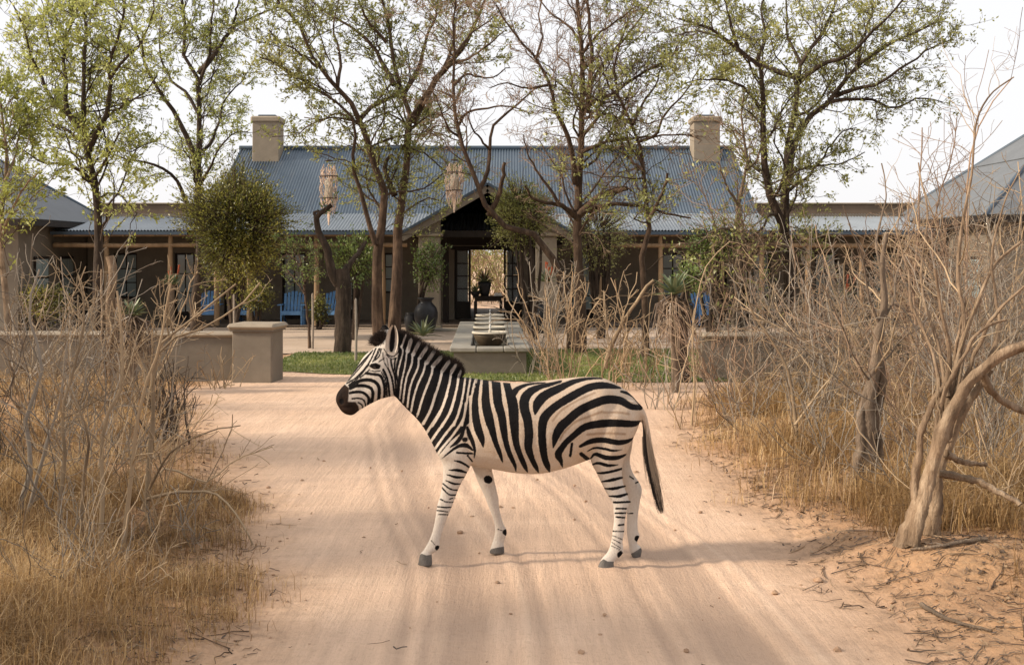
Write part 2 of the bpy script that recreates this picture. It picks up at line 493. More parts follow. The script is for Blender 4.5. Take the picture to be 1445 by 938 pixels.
lp = []
for t in np.linspace(0, 1, 40): lp.append((-4.75 + 12.3 * t, float(np.interp(-4.75 + 12.3 * t, [-4.75, -3.5, -2, -.5, 1, 4, 8], [22.5, 22.0, 21.4, 20.75, 20.45, 20.5, 21.2])) + .05 * math.sin(t * 40)))
for t in np.linspace(1, 0, 40): lp.append((-4.75 + 12.3 * t, 26.5 + 1.0 * sstep(.1, .5, t) + .06 * math.sin(t * 37)))
lp = np.array(lp)
sheet('lawn', lp, .012, plain('lawn soil and thatch', (.15, .155, .05), .95, .45, 2.5, .01))
rng = np.random.default_rng(3)
def blades(x, y, z, h, w, lean, rng, droop=.35):
    """thin curved grass blades, three segments each"""
    n = len(x)
    a = rng.random(n) * 2 * np.pi
    d = np.stack([np.cos(a), np.sin(a), np.zeros(n)], -1)
    b = a + np.pi / 2 + rng.normal(0, .5, n)
    s = np.stack([np.cos(b), np.sin(b), np.zeros(n)], -1)
    p0 = np.stack([x, y, z], -1)
    le = np.abs(rng.normal(0, lean, n))[:, None]
    up = np.array([0, 0, 1.0])
    hh = h[:, None]
    p1 = p0 + hh * .5 * (up * np.sqrt(np.maximum(.05, 1 - .5 * le ** 2)) + d * le * .6)
    p2 = p1 + hh * .5 * (up * np.maximum(.0, 1 - droop - le * .5) + d * (le + droop * .8))
    ws = (w[:, None] * .5) * s
    V = np.stack([p0 - ws, p0 + ws, p1 - ws * .8, p1 + ws * .8, p2], 1)
    k = np.arange(n) * 5
    Q = np.stack([k, k + 1, k + 3, k + 2], -1)
    T = np.stack([k + 2, k + 3, k + 4], -1)
    return V.reshape(-1, 3), Q, T
nl = 34000
lx, ly = rng.uniform(-4.75, 7.5, nl), rng.uniform(20.2, 27.6, nl)
def in_poly(px, py, poly):
    c = np.zeros(len(px), bool)
    q = np.roll(poly, -1, 0)
    for (x0, y0), (x1, y1) in zip(poly, q):
        m_ = ((y0 > py) != (y1 > py)) & (px < (x1 - x0) * (py - y0) / ((y1 - y0) + 1e-12) + x0)
        c ^= m_
    return c
ok = in_poly(lx, ly, lp)
lx, ly = lx[ok], ly[ok]
V, Q, T = blades(lx, ly, np.full(len(lx), .012), rng.uniform(.03, .075, len(lx)), rng.uniform(.010, .02, len(lx)), .5, rng)
tint = np.repeat(np.clip(.45 + .45 * vnoise(lx * 1.3, ly * .8, 4) + rng.normal(0, .22, len(lx)), 0, 1), 5)
tag(ob('lawn_grass', mesh('lawn_grass', V, Q, T, attrs={'tint': tint}), M['lawn_blade']), 'short green lawn grass in front of the lodge porch', 'grass', kind='stuff')
# ---------------------------------------------------------------- the lodge and its wings
def corr(A, B, C, D, pitch=.095, amp=.019, seg=6):
    """corrugated sheet on the quad A-B (eave, left to right) D-C (ridge); ribs run from eave to ridge"""
    A, B, C, D = [np.asarray(p, float) for p in (A, B, C, D)]
    w = max(np.linalg.norm(B - A), np.linalg.norm(C - D))
    n = int(w / pitch) * seg + 1
    u = np.linspace(0, 1, n)[:, None]
    nrm = np.cross(B - A, D - A); nrm /= np.linalg.norm(nrm)
    if nrm[2] < 0: nrm = -nrm
    off = amp * np.sin(u * w / pitch * 2 * np.pi) * nrm
    e, r = A + (B - A) * u + off, D + (C - D) * u + off
    V = np.concatenate([e, r])
    i = np.arange(n - 1)
    return V, np.stack([i, i + 1, n + i + 1, n + i], -1)
def corr_part(name, parent, *a, mat='roof', **k):
    V, Q = corr(*a, **k)
    return ob(name, mesh(name, V, Q, smooth=True), M[mat], parent)

def wall_mesh(mb, x0, x1, z0, z1, y0, y1, ops):
    """wall along X with openings (xa, xb, za, zb)"""
    x = x0
    for xa, xb, za, zb in sorted(ops):
        if xa > x: mb.box(x, xa, y0, y1, z0, z1)
        if zb < z1: mb.box(xa, xb, y0, y1, zb, z1)
        if za > z0: mb.box(xa, xb, y0, y1, z0, za)
        x = xb
    if x < x1: mb.box(x, x1, y0, y1, z0, z1)
    return mb

def glazed(parent, name, x0, x1, z0, z1, y, cols, rows, glass='glass', fw=.06, kick=0.0):
    f = MB()
    f.box(x0, x0 + fw, y, y + .07, z0, z1); f.box(x1 - fw, x1, y, y + .07, z0, z1)
    f.box(x0 + fw, x1 - fw, y, y + .07, z1 - fw, z1); f.box(x0 + fw, x1 - fw, y, y + .07, z0, z0 + fw + kick)
    xa, xb, za, zb = x0 + fw, x1 - fw, z0 + fw + kick, z1 - fw
    for c in range(1, cols):
        xm = xa + (xb - xa) * c / cols
        f.box(xm - .018, xm + .018, y + .01, y + .06, za, zb)
    for r in range(1, rows):
        zm = za + (zb - za) * r / rows
        for c in range(cols):
            xl = xa + (xb - xa) * c / cols + (.018 if c else 0); xr = xa + (xb - xa) * (c + 1) / cols - (.018 if c < cols - 1 else 0)
            f.box(xl, xr, y + .012, y + .058, zm - .018, zm + .018)
    o = f.build(name, M['timber_dark'], parent)
    for c in range(cols):
        for r in range(rows):
            xl, xr = xa + (xb - xa) * c / cols + .004, xa + (xb - xa) * (c + 1) / cols - .004
            zl, zr = za + (zb - za) * r / rows + .004, za + (zb - za) * (r + 1) / rows - .004
            MB().box(xl, xr, y + .03, y + .038, zl, zr).build('pane', M[glass], o)
    return o

YW = 39.0
lodge = thing('lodge', 'long single storey lodge with blue grey corrugated roof and gabled porch', 'building', (0, 0, 0))
XL, XR = GX(340, 42.5), GX(1033, 42.5)
ZB, ZR, ZE = 3.41, GZ(210, 42.5), GZ(325, 35.5)
corr_part('roof', lodge, (XL, 38, ZB), (XR, 38, ZB), (XR, 42.5, ZR), (XL, 42.5, ZR))
corr_part('roof', lodge, (XR, 47, ZB), (XL, 47, ZB), (XL, 42.5, ZR), (XR, 42.5, ZR))
corr_part('veranda_roof', lodge, (XL, 35.5, ZE), (XR, 35.5, ZE), (XR, 38.02, ZB + .035), (XL, 38.02, ZB + .035), mat='roof_sky_sheen')
MB().tube([(XL - .05, 42.5, ZR + .02), (XR + .05, 42.5, ZR + .02)], [.09, .09], 8).build('ridge_cap', M['roof_trim'], lodge, True)
ce = MB()
ce.add([(XL, 35.6, ZE - .07), (XR, 35.6, ZE - .07), (XR, 39, ZB + .1), (XL, 39, ZB + .1)], [(0, 1, 2, 3)])
ce.build('veranda_ceiling', M['ceiling'], lodge)
MB().box(XL, XR, 35.46, 35.52, ZE - .13, ZE - .03).build('gutter', M['roof_trim'], lodge)
for s, x in ((-1, XL), (1, XR)):                                   # gable ends
    g = MB()
    xa, xb = (x + .25, x + .5) if s < 0 else (x - .5, x - .25)
    prof = [(39.3, 0), (46, 0), (46, 3.3), (42.5, ZR - .12), (39.3, 3.45)]
    V = [(xx_, y_, z_) for xx_ in (xa, xb) for y_, z_ in prof]
    g.add(V, [(k, (k + 1) % 5, (k + 1) % 5 + 5, k + 5) for k in range(5)], [(0, 2, 1), (0, 3, 2), (0, 4, 3), (5, 6, 7), (5, 7, 8), (5, 8, 9)])
    g.build('gable_wall', M['plaster'], lodge)
    fb = MB()
    for (ya, za, yb, zb) in ((38, ZB, 42.5, ZR), (47, ZB, 42.5, ZR)):
        fb.bar((x - s * .02, ya, za - .08), (x - s * .02, yb, zb - .08), .05, .2)
    fb.build('barge_board', M['roof_trim'], lodge)
# chimneys
for p0, p1 in ((360, 397), (976, 1013)):
    c = thing_part = MB()
    xa, xb = GX(p0, 42), GX(p1, 42)
    c.box(xa, xb, 41.55, 42.45, 4.6, GZ(174, 42), .02)
    ch = c.build('chimney', M['plaster_light'], lodge)
    k = MB().box(xa - .06, xb + .06, 41.49, 42.51, GZ(174, 42) - .02, GZ(166, 42), .05)
    k.build('chimney_cap', M['cap'], ch)
    MB().box(xa + .15, xb - .15, 41.75, 42.25, GZ(166, 42) - .01, GZ(163, 42), .02).build('chimney_pot', M['roof_trim'], ch)

dx0, dx1 = GX(641, YW), GX(737, YW)
wins = [(398, 431, .06, 2.2, 2, 4), (486, 508, .06, 2.2, 2, 4), (541, 566, .9, 2.2, 2, 3), (806, 838, .06, 2.2, 2, 4), (934, 966, .06, 2.2, 2, 4), (1004, 1026, .06, 2.2, 2, 4)]
ops = [(GX(a, YW), GX(b, YW), z0, z1) for a, b, z0, z1, _, _ in wins] + [(dx0, dx1, 0, 2.36)]
wall_mesh(MB(), XL + .5, XR - .5, 0, 3.35, YW, YW + .3, ops).build('wall', M['plaster'], lodge)
for a, b, z0, z1, c, r in wins:
    glazed(lodge, 'glass_door' if z0 < .5 else 'window', GX(a, YW), GX(b, YW), z0, z1, YW + .12, c, r, kick=.25 if z0 < .5 else 0)
# open central doorway through the hall to the far garden
bx0, bx1 = GX(660, 46), GX(716, 46)
wall_mesh(MB(), XL + .5, XR - .5, 0, 3.2, 46, 46.3, [(bx0, bx1, 0, 2.45)]).build('rear_wall', M['plaster'], lodge)
for xw in (dx0 - 1.2, dx1 + 1.2):
    MB().box(xw - .1, xw + .1, YW + .3, 46, 0, 3.2).build('hall_wall', M['plaster'], lodge)
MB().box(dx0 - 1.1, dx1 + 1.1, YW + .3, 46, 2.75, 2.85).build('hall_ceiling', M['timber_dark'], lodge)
for xa, xb in ((dx0 + .02, dx0 + .53), (dx1 - .60, dx1 - .02)):
    glazed(lodge, 'glass_door', xa, xb, .06, 2.34, YW + .1, 1 if xb < 0 and xa < -1.5 else 2, 4, 'clear', .07, .5)
MB().box(dx0 - .1, dx1 + .1, YW - .03, YW + .0, 2.30, 2.42).build('door_lintel', M['timber_dark'], lodge)
# gabled porch
YP = 33.9
xc = GX(688, YP)
pz, ez, hw = GZ(259, YP), GZ(329, YP), 2.42
corr_part('porch_roof', lodge, (xc - hw, 39.4, ez), (xc - hw, YP, ez), (xc, YP, pz), (xc, 39.4, pz))
corr_part('porch_roof', lodge, (xc + hw, YP, ez), (xc + hw, 39.4, ez), (xc, 39.4, pz), (xc, YP, pz))
rk = MB(); rt = MB()
for s in (-1, 1):
    rk.bar((xc + s * hw, YP - .03, ez - .14), (xc, YP - .03, pz - .14), .07, .2, up=(0, 0, 1))
    rt.bar((xc + s * (hw + .02), YP - .08, ez - .0), (xc, YP - .08, pz + .0), .05, .07)
rk.build('rake_board', M['plaster'], lodge)
rt.build('rake_flashing', M['roof_trim'], lodge)
MB().add([(xc - hw + .1, YP + .1, ez - .1), (xc, YP + .1, pz - .1), (xc, 39, pz - .1), (xc - hw + .1, 39, ez - .1), (xc + hw - .1, YP + .1, ez - .1), (xc + hw - .1, 39, ez - .1)],
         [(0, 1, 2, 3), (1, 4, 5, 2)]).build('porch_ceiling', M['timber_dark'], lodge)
for s in (-1, 1):
    xa, xb = sorted((GX(590, YP) if s < 0 else 2 * xc - GX(590, YP), GX(620, YP) if s < 0 else 2 * xc - GX(620, YP)))
    zc = GZ(334, YP)
    col_ = MB().box(xa, xb, YP + .12, YP + .72, .02, zc, .02).build('porch_column', M['plaster_light'], lodge)
    MB().box(xa - .07, xb + .07, YP + .05, YP + .79, zc + .003, zc + .11, .03).build('capital', M['cap'], col_)
    MB().box(xa - .05, xb + .05, YP + .07, YP + .77, .0, .16, .02).build('plinth', M['plaster_light'], col_)
    zt = lambda x: pz - abs(x - xc) * (pz - ez) / hw - .16
    w_ = MB(); y0_, y1_ = YP + .18, YP + .66; z0_ = zc + .113
    w_.add([(xa, y0_, z0_), (xb, y0_, z0_), (xb, y0_, max(zt(xb), z0_ + .02)), (xa, y0_, max(zt(xa), z0_ + .02)), (xa, y1_, z0_), (xb, y1_, z0_), (xb, y1_, max(zt(xb), z0_ + .02)), (xa, y1_, max(zt(xa), z0_ + .02))],
           [(0, 1, 2, 3), (5, 4, 7, 6), (1, 5, 6, 2), (4, 0, 3, 7), (3, 2, 6, 7)])
    w_.build('gable_infill', M['plaster_light'], lodge)
    xs_ = sorted((xb if s < 0 else xa, xc + s * 1.05))
    MB().box(xc + s * 1.36 - .09, xc + s * 1.36 + .09, 37.2, 37.38, .05, 2.9).build('porch_post', M['timber_dark'], lodge)
for yb_ in (34.6, 36.4, 38.2):
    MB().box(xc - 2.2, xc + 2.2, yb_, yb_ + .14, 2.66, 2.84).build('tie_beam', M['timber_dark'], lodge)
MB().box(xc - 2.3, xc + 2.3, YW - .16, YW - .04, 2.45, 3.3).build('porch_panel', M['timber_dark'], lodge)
MB().box(xc - 2.0, xc + 2.0, YP - .25, YP + .1, .0, .09, .02).build('porch_step', M['stone'], lodge)

def veranda(parent, pxs, x0, x1, Y=35.75):
    rr = random.Random(int(x0 * 10))
    for p in pxs:
        x = GX(p, Y)
        MB().tube([(x, Y, .04), (x + rr.uniform(-.02, .02), Y, 1.2), (x + rr.uniform(-.03, .03), Y, 2.74)], [.085, .078, .07], 8).build('veranda_post', M['timber'], parent, True)
    MB().tube([(x0, Y, 2.44), ((x0 + x1) / 2, Y - .02, 2.42), (x1, Y, 2.44)], [.075, .07, .065], 8).build('veranda_beam', M['timber'], parent, True)
    MB().tube([(x0, Y, 2.74), (x1, Y, 2.74)], [.055, .05], 8).build('wall_plate', M['timber'], parent, True)
    k = 0
    x = x0 + .3
    while x < x1:
        MB().bar((x, Y - .15, ZE - .03 - .10), (x, YW - .02, ZB - .02), .06, .10).build('rafter', M['timber'], parent)
        x += .9
veranda(lodge, (352, 446, 540), XL, xc - hw, 35.75)
veranda(lodge, (848, 932, 1018), xc + hw, XR, 35.75)

# flat roofed wings on both sides
for s, label in ((-1, 'low flat roofed wing with brown parapet behind the round dark evergreen'), (1, 'low flat roofed wing with brown parapet behind the broad forked shade tree')):
    w = thing('lodge_wing', label, 'building', (0, 0, 0))
    x0, x1 = (-13.6, XL + .2) if s < 0 else (XR - .2, 13.2)
    pxs = [(160, 193), (246, 274), (316, 336)] if s < 0 else [(1062, 1088), (1150, 1182), (1232, 1262)]
    o_ = [(GX(a, 38.6), GX(b, 38.6), .06 if i_ else .75, 2.2) for i_, (a, b) in enumerate(pxs)]
    wall_mesh(MB(), x0, x1, 0, 3.45, 38.6, 38.9, o_).build('wall', M['plaster'], w)
    for q in o_: glazed(w, 'glass_door' if q[2] < .5 else 'window', q[0], q[1], q[2], q[3], 38.72, 2, 3, kick=.2 if q[2] < .5 else 0)
    MB().box(x0, x1, 39.2, 44, 0, GZ(290, 40)).build('parapet', M['parapet'], w)
    MB().box(x0, x1, 39.14, 39.5, GZ(290, 40) + .002, GZ(287.5, 40), .02).build('coping', M['cap'], w)
    corr_part('veranda_roof', w, (x0, 35.5, ZE), (x1, 35.5, ZE), (x1, 39.2, 3.46), (x0, 39.2, 3.46), mat='roof_sky_sheen')
    MB().add([(x0, 35.6, ZE - .06), (x1, 35.6, ZE - .06), (x1, 38.6, 3.3), (x0, 38.6, 3.3)], [(0, 1, 2, 3)]).build('veranda_ceiling', M['ceiling'], w)
    MB().box(x0, x1, 35.46, 35.52, ZE - .13, ZE - .03).build('gutter', M['roof_trim'], w)
    veranda(w, (150, 240, 306) if s < 0 else (1075, 1140, 1215), x0, x1, 35.75)

# square houses with hipped roofs at the ends
def hip_house(label, xn, s, half, yb, ze, zt):
    h = thing('hip_roof_house', label, 'building')
    yf, ya = yb - 2 * half, yb - half
    xo = xn + s * 2 * half
    A, B, C, D = (min(xn, xo), yf, ze), (max(xn, xo), yf, ze), (max(xn, xo), yb, ze), (min(xn, xo), yb, ze)
    T_ = np.array((xn + s * half, ya, zt))
    for a, b in ((A, B), (B, C), (C, D), (D, A)):          # overlapping courses of shingle
        a, b = np.array(a), np.array(b)
        V, Q = [], []
        K = 2
        nr = np.cross(b - a, T_ - a); nr /= np.linalg.norm(nr)
        for k in range(K):
            t0, t1 = k / K, (k + 1) / K
            p = [a + (T_ - a) * t0 + nr * .03, b + (T_ - b) * t0 + nr * .03, b + (T_ - b) * t1, a + (T_ - a) * t1]
            n0 = len(V); V += p; Q.append((n0, n0 + 1, n0 + 2, n0 + 3))
            V += [a + (T_ - a) * t0, b + (T_ - b) * t0]; Q.append((n0 + 4, n0 + 5, n0 + 1, n0))
        ob('roof', mesh('roof', V, Q), M['slate'], h)
    for q in (A, B, C, D):
        MB().tube([q, tuple(T_)], [.07, .07], 6).build('hip_cap', M['roof_trim'], h, True)
    i_ = .55
    MB().box(min(xn, xo) + i_, max(xn, xo) - i_, yf + i_, yb - i_, 0, ze + .1).build('wall', M['plaster'], h)
    xw = xn + s * i_
    wx = sorted((xw, xw - s * .05))
    for yy_ in (yf + 1.6, yf + 3.6):
        f = MB().box(wx[0] - .01, wx[1] + .01, yy_, yy_ + 1.0, .9, 2.1).build('window', M['timber_dark'], h)
        for c in range(2):
            for r in range(2):
                MB().box(wx[0] - .02, wx[1] + .02, yy_ + .06 + .46 * c, yy_ + .48 + .46 * c, .96 + .56 * r, 1.46 + .56 * r).build('pane', M['glass'], f)
    for a, b in ((A, B), (B, C), (C, D), (D, A)):
        MB().bar(np.array(a) - (0, 0, .09), np.array(b) - (0, 0, .09), .05, .16).build('fascia', M['timber_dark'], h)
    return h
hip_house('hip roofed house whose dark slate rises behind leafy pale green trees', GX(165, 40), -1, 3.6, 40, GZ(318, 40), GZ(196, 36.4))
hip_house('hip roofed house whose grey slate rises behind bare thorny stems', GX(1247, 40), 1, 4.3, 40, GZ(315, 40), GZ(150, 35.7))

# ---------------------------------------------------------------- low walls, pillar, fountain
def capped_wall(label, x0, x1, y, zt, rz=0.0):
    w = thing('low_wall', label, 'wall', (x0, y, 0), rz)
    L_ = x1 - x0
    MB().box(0, L_, 0, .34, -.12, zt - .06).build('wall_body', M['plaster'], w)
    MB().box(-.0, L_, -.05, .39, zt - .058, zt + .03, .035).build('wall_cap', M['cap'], w)
    return w
capped_wall('long low plaster wall ending at the square pillar', -15.5, GX(334, 20.95), 20.85, .80)
capped_wall('low plaster wall half hidden behind dry brush', GX(990, 20.9), 16, 20.85, .78)
pil = thing('gate_pillar', 'squat square plaster pillar with rounded cap beside the sand road', 'pillar', (GX(364, 20.75), 20.75, 0), math.radians(-7))
MB().box(-.345, .345, -.32, .32, -.15, .90, .015).build('pillar_body', M['plaster'], pil)
MB().box(-.385, .385, -.36, .36, .865, .893, .01).build('cap_moulding', M['plaster'], pil)
MB().box(-.425, .425, -.40, .40, .8955, 1.0, .046).build('pillar_cap', M['cap'], pil)

fy0, fy1 = 21.9, 30.0
ft = thing('fountain_trough', 'long raised stone fountain trough leading towards the porch', 'fountain', (GX(691.5, fy0), fy0, 0), math.radians(1.2))
FL = fy1 - fy0
b_ = MB()
hw_, iw = .66, .36
b_.box(-hw_, hw_, 0, .32, -.05, .40); b_.box(-hw_, hw_, FL - .32, FL, -.05, .40)
b_.box(-hw_, -iw, .32, FL - .32, -.05, .40); b_.box(iw, hw_, .32, FL - .32, -.05, .40)
b_.build('trough_wall', M['plaster'], ft)
MB().box(-hw_ - .035, hw_ + .035, -.035, FL + .035, .362, .3995, .01).build('moulding', M['plaster'], ft) if False else None
MB().box(-iw + .002, iw - .002, .322, FL - .322, .05, .30).build('water', M['water'], ft)
rr = random.Random(2)
def cope(x0, x1, y0, y1):
    d = rr.uniform(-.004, .004)
    MB().box(x0 + .003, x1 - .003, y0 + .003, y1 - .003, .402, .487 + d, .018).build('coping_stone', M['stone'], ft)
xs_ = [-.735, -.25, .25, .735]
for a, b in zip(xs_[:-1], xs_[1:]):
    cope(a, b, -.06, .34); cope(a, b, FL - .34, FL + .06)
ny = 10
for k in range(ny):
    y0_, y1_ = .34 + (FL - .68) * k / ny, .34 + (FL - .68) * (k + 1) / ny
    cope(-.735, -.34, y0_, y1_); cope(.34, .735, y0_, y1_)
ordn = ['first', 'second', 'third', 'fourth', 'fifth']
proto = None
for k in range(5):
    yb_ = 22.75 + 1.58 * k
    if proto is None:
        bw = thing('fountain_bowl', '', 'bowl', group='bowls standing in the fountain trough')
        MB().lathe([(.0, .30), (.12, .30), (.14, .33), (.10, .36), (.16, .42), (.25, .52), (.30, .62), (.315, .69), (.30, .69), (.27, .60), (.0, .50)], 28).build('bowl_body', M['bronze'], bw, True)
        MB().lathe([(.285, .685), (.335, .682), (.345, .70), (.335, .722), (.29, .722), (.285, .685)], 32).build('bowl_rim', M['rim'], bw, True)
        MB().lathe([(.0, .655), (.283, .655)], 24).build('bowl_water', M['water'], bw)
        MB().lathe([(.0, .62), (.035, .62), (.028, .70), (.02, .76), (.0, .765)], 10).build('spout', M['rim'], bw, True)
        MB().tube([(0, 0, .76), (.0, 0, .82), (.012, 0, .85)], [.008, .010, .004], 6).build('water_jet', M['jet'], bw, True)
        proto = bw
        o = bw
    else:
        o = copy_tree(proto)
    o.location = (GX(691.3, yb_) , yb_, 0)
    o['label'] = f'{ordn[k]} bronze bowl with pale rim from the lawn end of the trough'

# ---------------------------------------------------------------- porch things
tb = thing('console_table', 'dark wooden console table in the porch doorway', 'table', (GX(689, 36.9), 36.9, .05))
MB().box(-.47, .47, -.25, .25, .78, .84, .008).build('table_top', M['timber_dark'], tb)
MB().box(-.41, .41, -.20, .20, .68, .775).build('apron', M['timber_dark'], tb)
for sx in (-1, 1):
    for sy in (-1, 1):
        MB().box(sx * .39 - .045, sx * .39 + .045, sy * .18 - .045, sy * .18 + .045, 0, .676, .004).build('leg', M['timber_dark'], tb)
MB().box(-.37, .37, -.16, .16, .14, .17).build('lower_shelf', M['timber_dark'], tb)

def spiky(n, r, rng, w=.05, up=.5, droop=.3, seg=6, rise=.0):
    """rosette of pointed fleshy leaves: verts, quads"""
    V, Q = [], []
    for k in range(n):
        a = k * 2.39996 + rng.normal(0, .12)
        e = up * (1 - .75 * k / n) + rng.normal(0, .08)
        L_ = r * rng.uniform(.75, 1.1)
        t = np.linspace(0, 1, seg)
        el = e * 1.45 - droop * t * 1.2
        dx = np.concatenate([[0], np.cumsum(np.cos(el[1:]) * L_ / (seg - 1))])
        dz = np.concatenate([[0], np.cumsum(np.sin(el[1:]) * L_ / (seg - 1))])
        ww = w * np.sqrt(1 - t * .995) * (.75 + .5 * t * (1 - t) * 4 * .5)
        for i_ in range(seg):
            c, s_ = math.cos(a), math.sin(a)
            p = np.array((dx[i_] * c, dx[i_] * s_, dz[i_] + rise))
            sd = np.array((-s_, c, 0)) * ww[i_]
            V += [p - sd + (0, 0, ww[i_] * .35), p - (0, 0, ww[i_] * .3), p + sd + (0, 0, ww[i_] * .35)]
        b0 = len(V) - 3 * seg
        for i_ in range(seg - 1):
            for q in (0, 1):
                Q.append((b0 + 3 * i_ + q, b0 + 3 * i_ + q + 1, b0 + 3 * i_ + q + 4, b0 + 3 * i_ + q + 3))
    return np.array(V), np.array(Q)
rng = np.random.default_rng(11)
pt = thing('potted_succulent', 'spiky succulent in a tall black pot on the console table', 'potted plant', (GX(684, 36.9), 36.9, .892))
MB().lathe([(0, 0), (.12, 0), (.16, .16), (.19, .30), (.21, .42), (.185, .42), (.17, .34), (0, .34)], 20).build('pot', M['black_pot'], pt, True)
V, Q = spiky(26, .42, rng, .045, .85, .35, rise=.38); ob('foliage', mesh('foliage', V, Q, smooth=True, attrs={'tint': np.repeat(rng.random(26), 18)}), M['aloe'], pt)
V, Q = spiky(14, .55, rng, .03, 1.0, .25, rise=.42); ob('dry_foliage', mesh('dry_foliage', V, Q, smooth=True, attrs={'tint': rng.random(len(V))}), M['leaf_dry'], pt)
pt = thing('potted_agave', 'small agave in a low black bowl at the end of the console table', 'potted plant', (GX(671, 36.8), 36.8, .892))
MB().lathe([(0, 0), (.10, 0), (.15, .10), (.16, .13), (.13, .13), (0, .10)], 18).build('pot', M['black_pot'], pt, True)
V, Q = spiky(22, .36, rng, .03, .8, .2, rise=.1); ob('foliage', mesh('foliage', V, Q, smooth=True, attrs={'tint': np.repeat(rng.random(22), 18)}), M['aloe'], pt)
bk = thing('book_stack', 'small stack of white books on the dark console table', 'books', (GX(703, 36.8), 36.8, .892))
for k in range(3):
    MB().box(-.13 + .01 * k, .12 - .006 * k, -.09, .09, .031 * k, .031 * k + .03, .003).build('book', plain('white book cover', (.68, .66, .62), .6, .05), bk)

urn_prof = [(0, 0), (.20, 0), (.22, .03), (.27, .18), (.325, .42), (.33, .56), (.29, .70), (.20, .80), (.165, .84), (.17, .90), (.225, .94), (.225, .965), (.19, .965), (.14, .90), (.12, .6), (0, .5)]
for p, lab, sc in ((601, 'large black clay urn beside the left porch column', 1.0), (762, 'black clay urn behind bare twigs beside the doorway', .93)):
    u = thing('clay_urn', lab, 'urn', (GX(p, 33.1), 33.1, .006), group='black clay urns flanking the porch')
    prof = [(a * sc, b * sc) for a, b in urn_prof]
    MB().lathe(prof, 32).build('urn_body', M['black_pot'], u, True)
    MB().lathe([(.225 * sc, .935 * sc), (.24 * sc, .95 * sc), (.225 * sc, .968 * sc)], 32).build('urn_lip', M['black_pot'], u, True)
u = thing('low_pot', 'short black pot next to the large urn', 'pot', (GX(581, 33.5), 33.5, .006))
MB().lathe([(0, 0), (.14, 0), (.2, .2), (.21, .42), (.17, .5), (.19, .53), (.15, .53), (.13, .4), (0, .4)], 24).build('pot_body', M['black_pot'], u, True)

# blue slatted armchairs on the veranda
def make_chair():
    c = thing('garden_chair', '', 'chair', group='blue slatted armchairs on the veranda')
    for k in range(6):
        x = -.245 + .098 * k
        top = 1.0 - .035 * abs(k - 2.5)
        MB().bar((x, .10, .30), (x * 1.12, .50, top), .078, .02, up=(0, 1, 0)).build('back_slat', M['blue'], c)
    for k in range(6):
        y = -.36 + .088 * k
        z = .40 - .022 * k
        MB().box(-.28, .28, y, y + .074, z, z + .02, .003).build('seat_slat', M['blue'], c)
    for s in (-1, 1):
        MB().box(s * .345 - .065, s * .345 + .065, -.42, .30, .585, .608, .004).build('armrest', M['blue'], c)
        MB().box(s * .30 - .02, s * .30 + .02, -.37, -.28, 0, .583).build('front_leg', M['blue'], c)
        MB().bar((s * .27, -.34, .37), (s * .27, .52, .04), .035, .09).build('rear_leg', M['blue'], c)
    MB().bar((-.30, .31, .56), (.30, .31, .56), .035, .06).build('back_rail', M['blue'], c)
    MB().box(-.28, .28, -.385, -.366, .30, .41).build('front_apron', M['blue'], c)
    return c
ch0 = make_chair()
for k, (p, y, rz, lab) in enumerate(((294, 36.4, 6, 'blue slatted armchair just right of the forked leafy tree trunk'), (349, 36.4, -4, 'blue slatted armchair under the dark round evergreen'),
                                     (413, 36.3, 3, 'blue slatted armchair before the glass door with a small blue table'), (468, 36.4, -8, 'blue slatted armchair beside the dark broken trunk'),
                                     (995, 36.3, 10, 'blue slatted armchair seen through brush beside the tall aloe'))):
    o = ch0 if k == 0 else copy_tree(ch0)
    o.location = (GX(p, y), y, .052); o.rotation_euler.z = math.radians(rz); o['label'] = lab
st = thing('side_table', 'small blue side table beside an armchair', 'table', (GX(436, 36.2), 36.2, .052))
for k in range(4): MB().box(-.2 + .1 * k + .004, -.1 + .1 * k - .004, -.2, .2, .43, .455, .003).build('top_slat', M['blue'], st)
for sx in (-1, 1):
    for sy in (-1, 1): MB().box(sx * .15 - .022, sx * .15 + .022, sy * .15 - .022, sy * .15 + .022, 0, .428).build('leg', M['blue'], st)
# ---------------------------------------------------------------- the zebra
Y0 = 8.62                                     # depth of its middle plane
zeb = thing('zebra', 'black and white striped zebra walking across the sand road', 'zebra', (GX(735, Y0), Y0, 0))

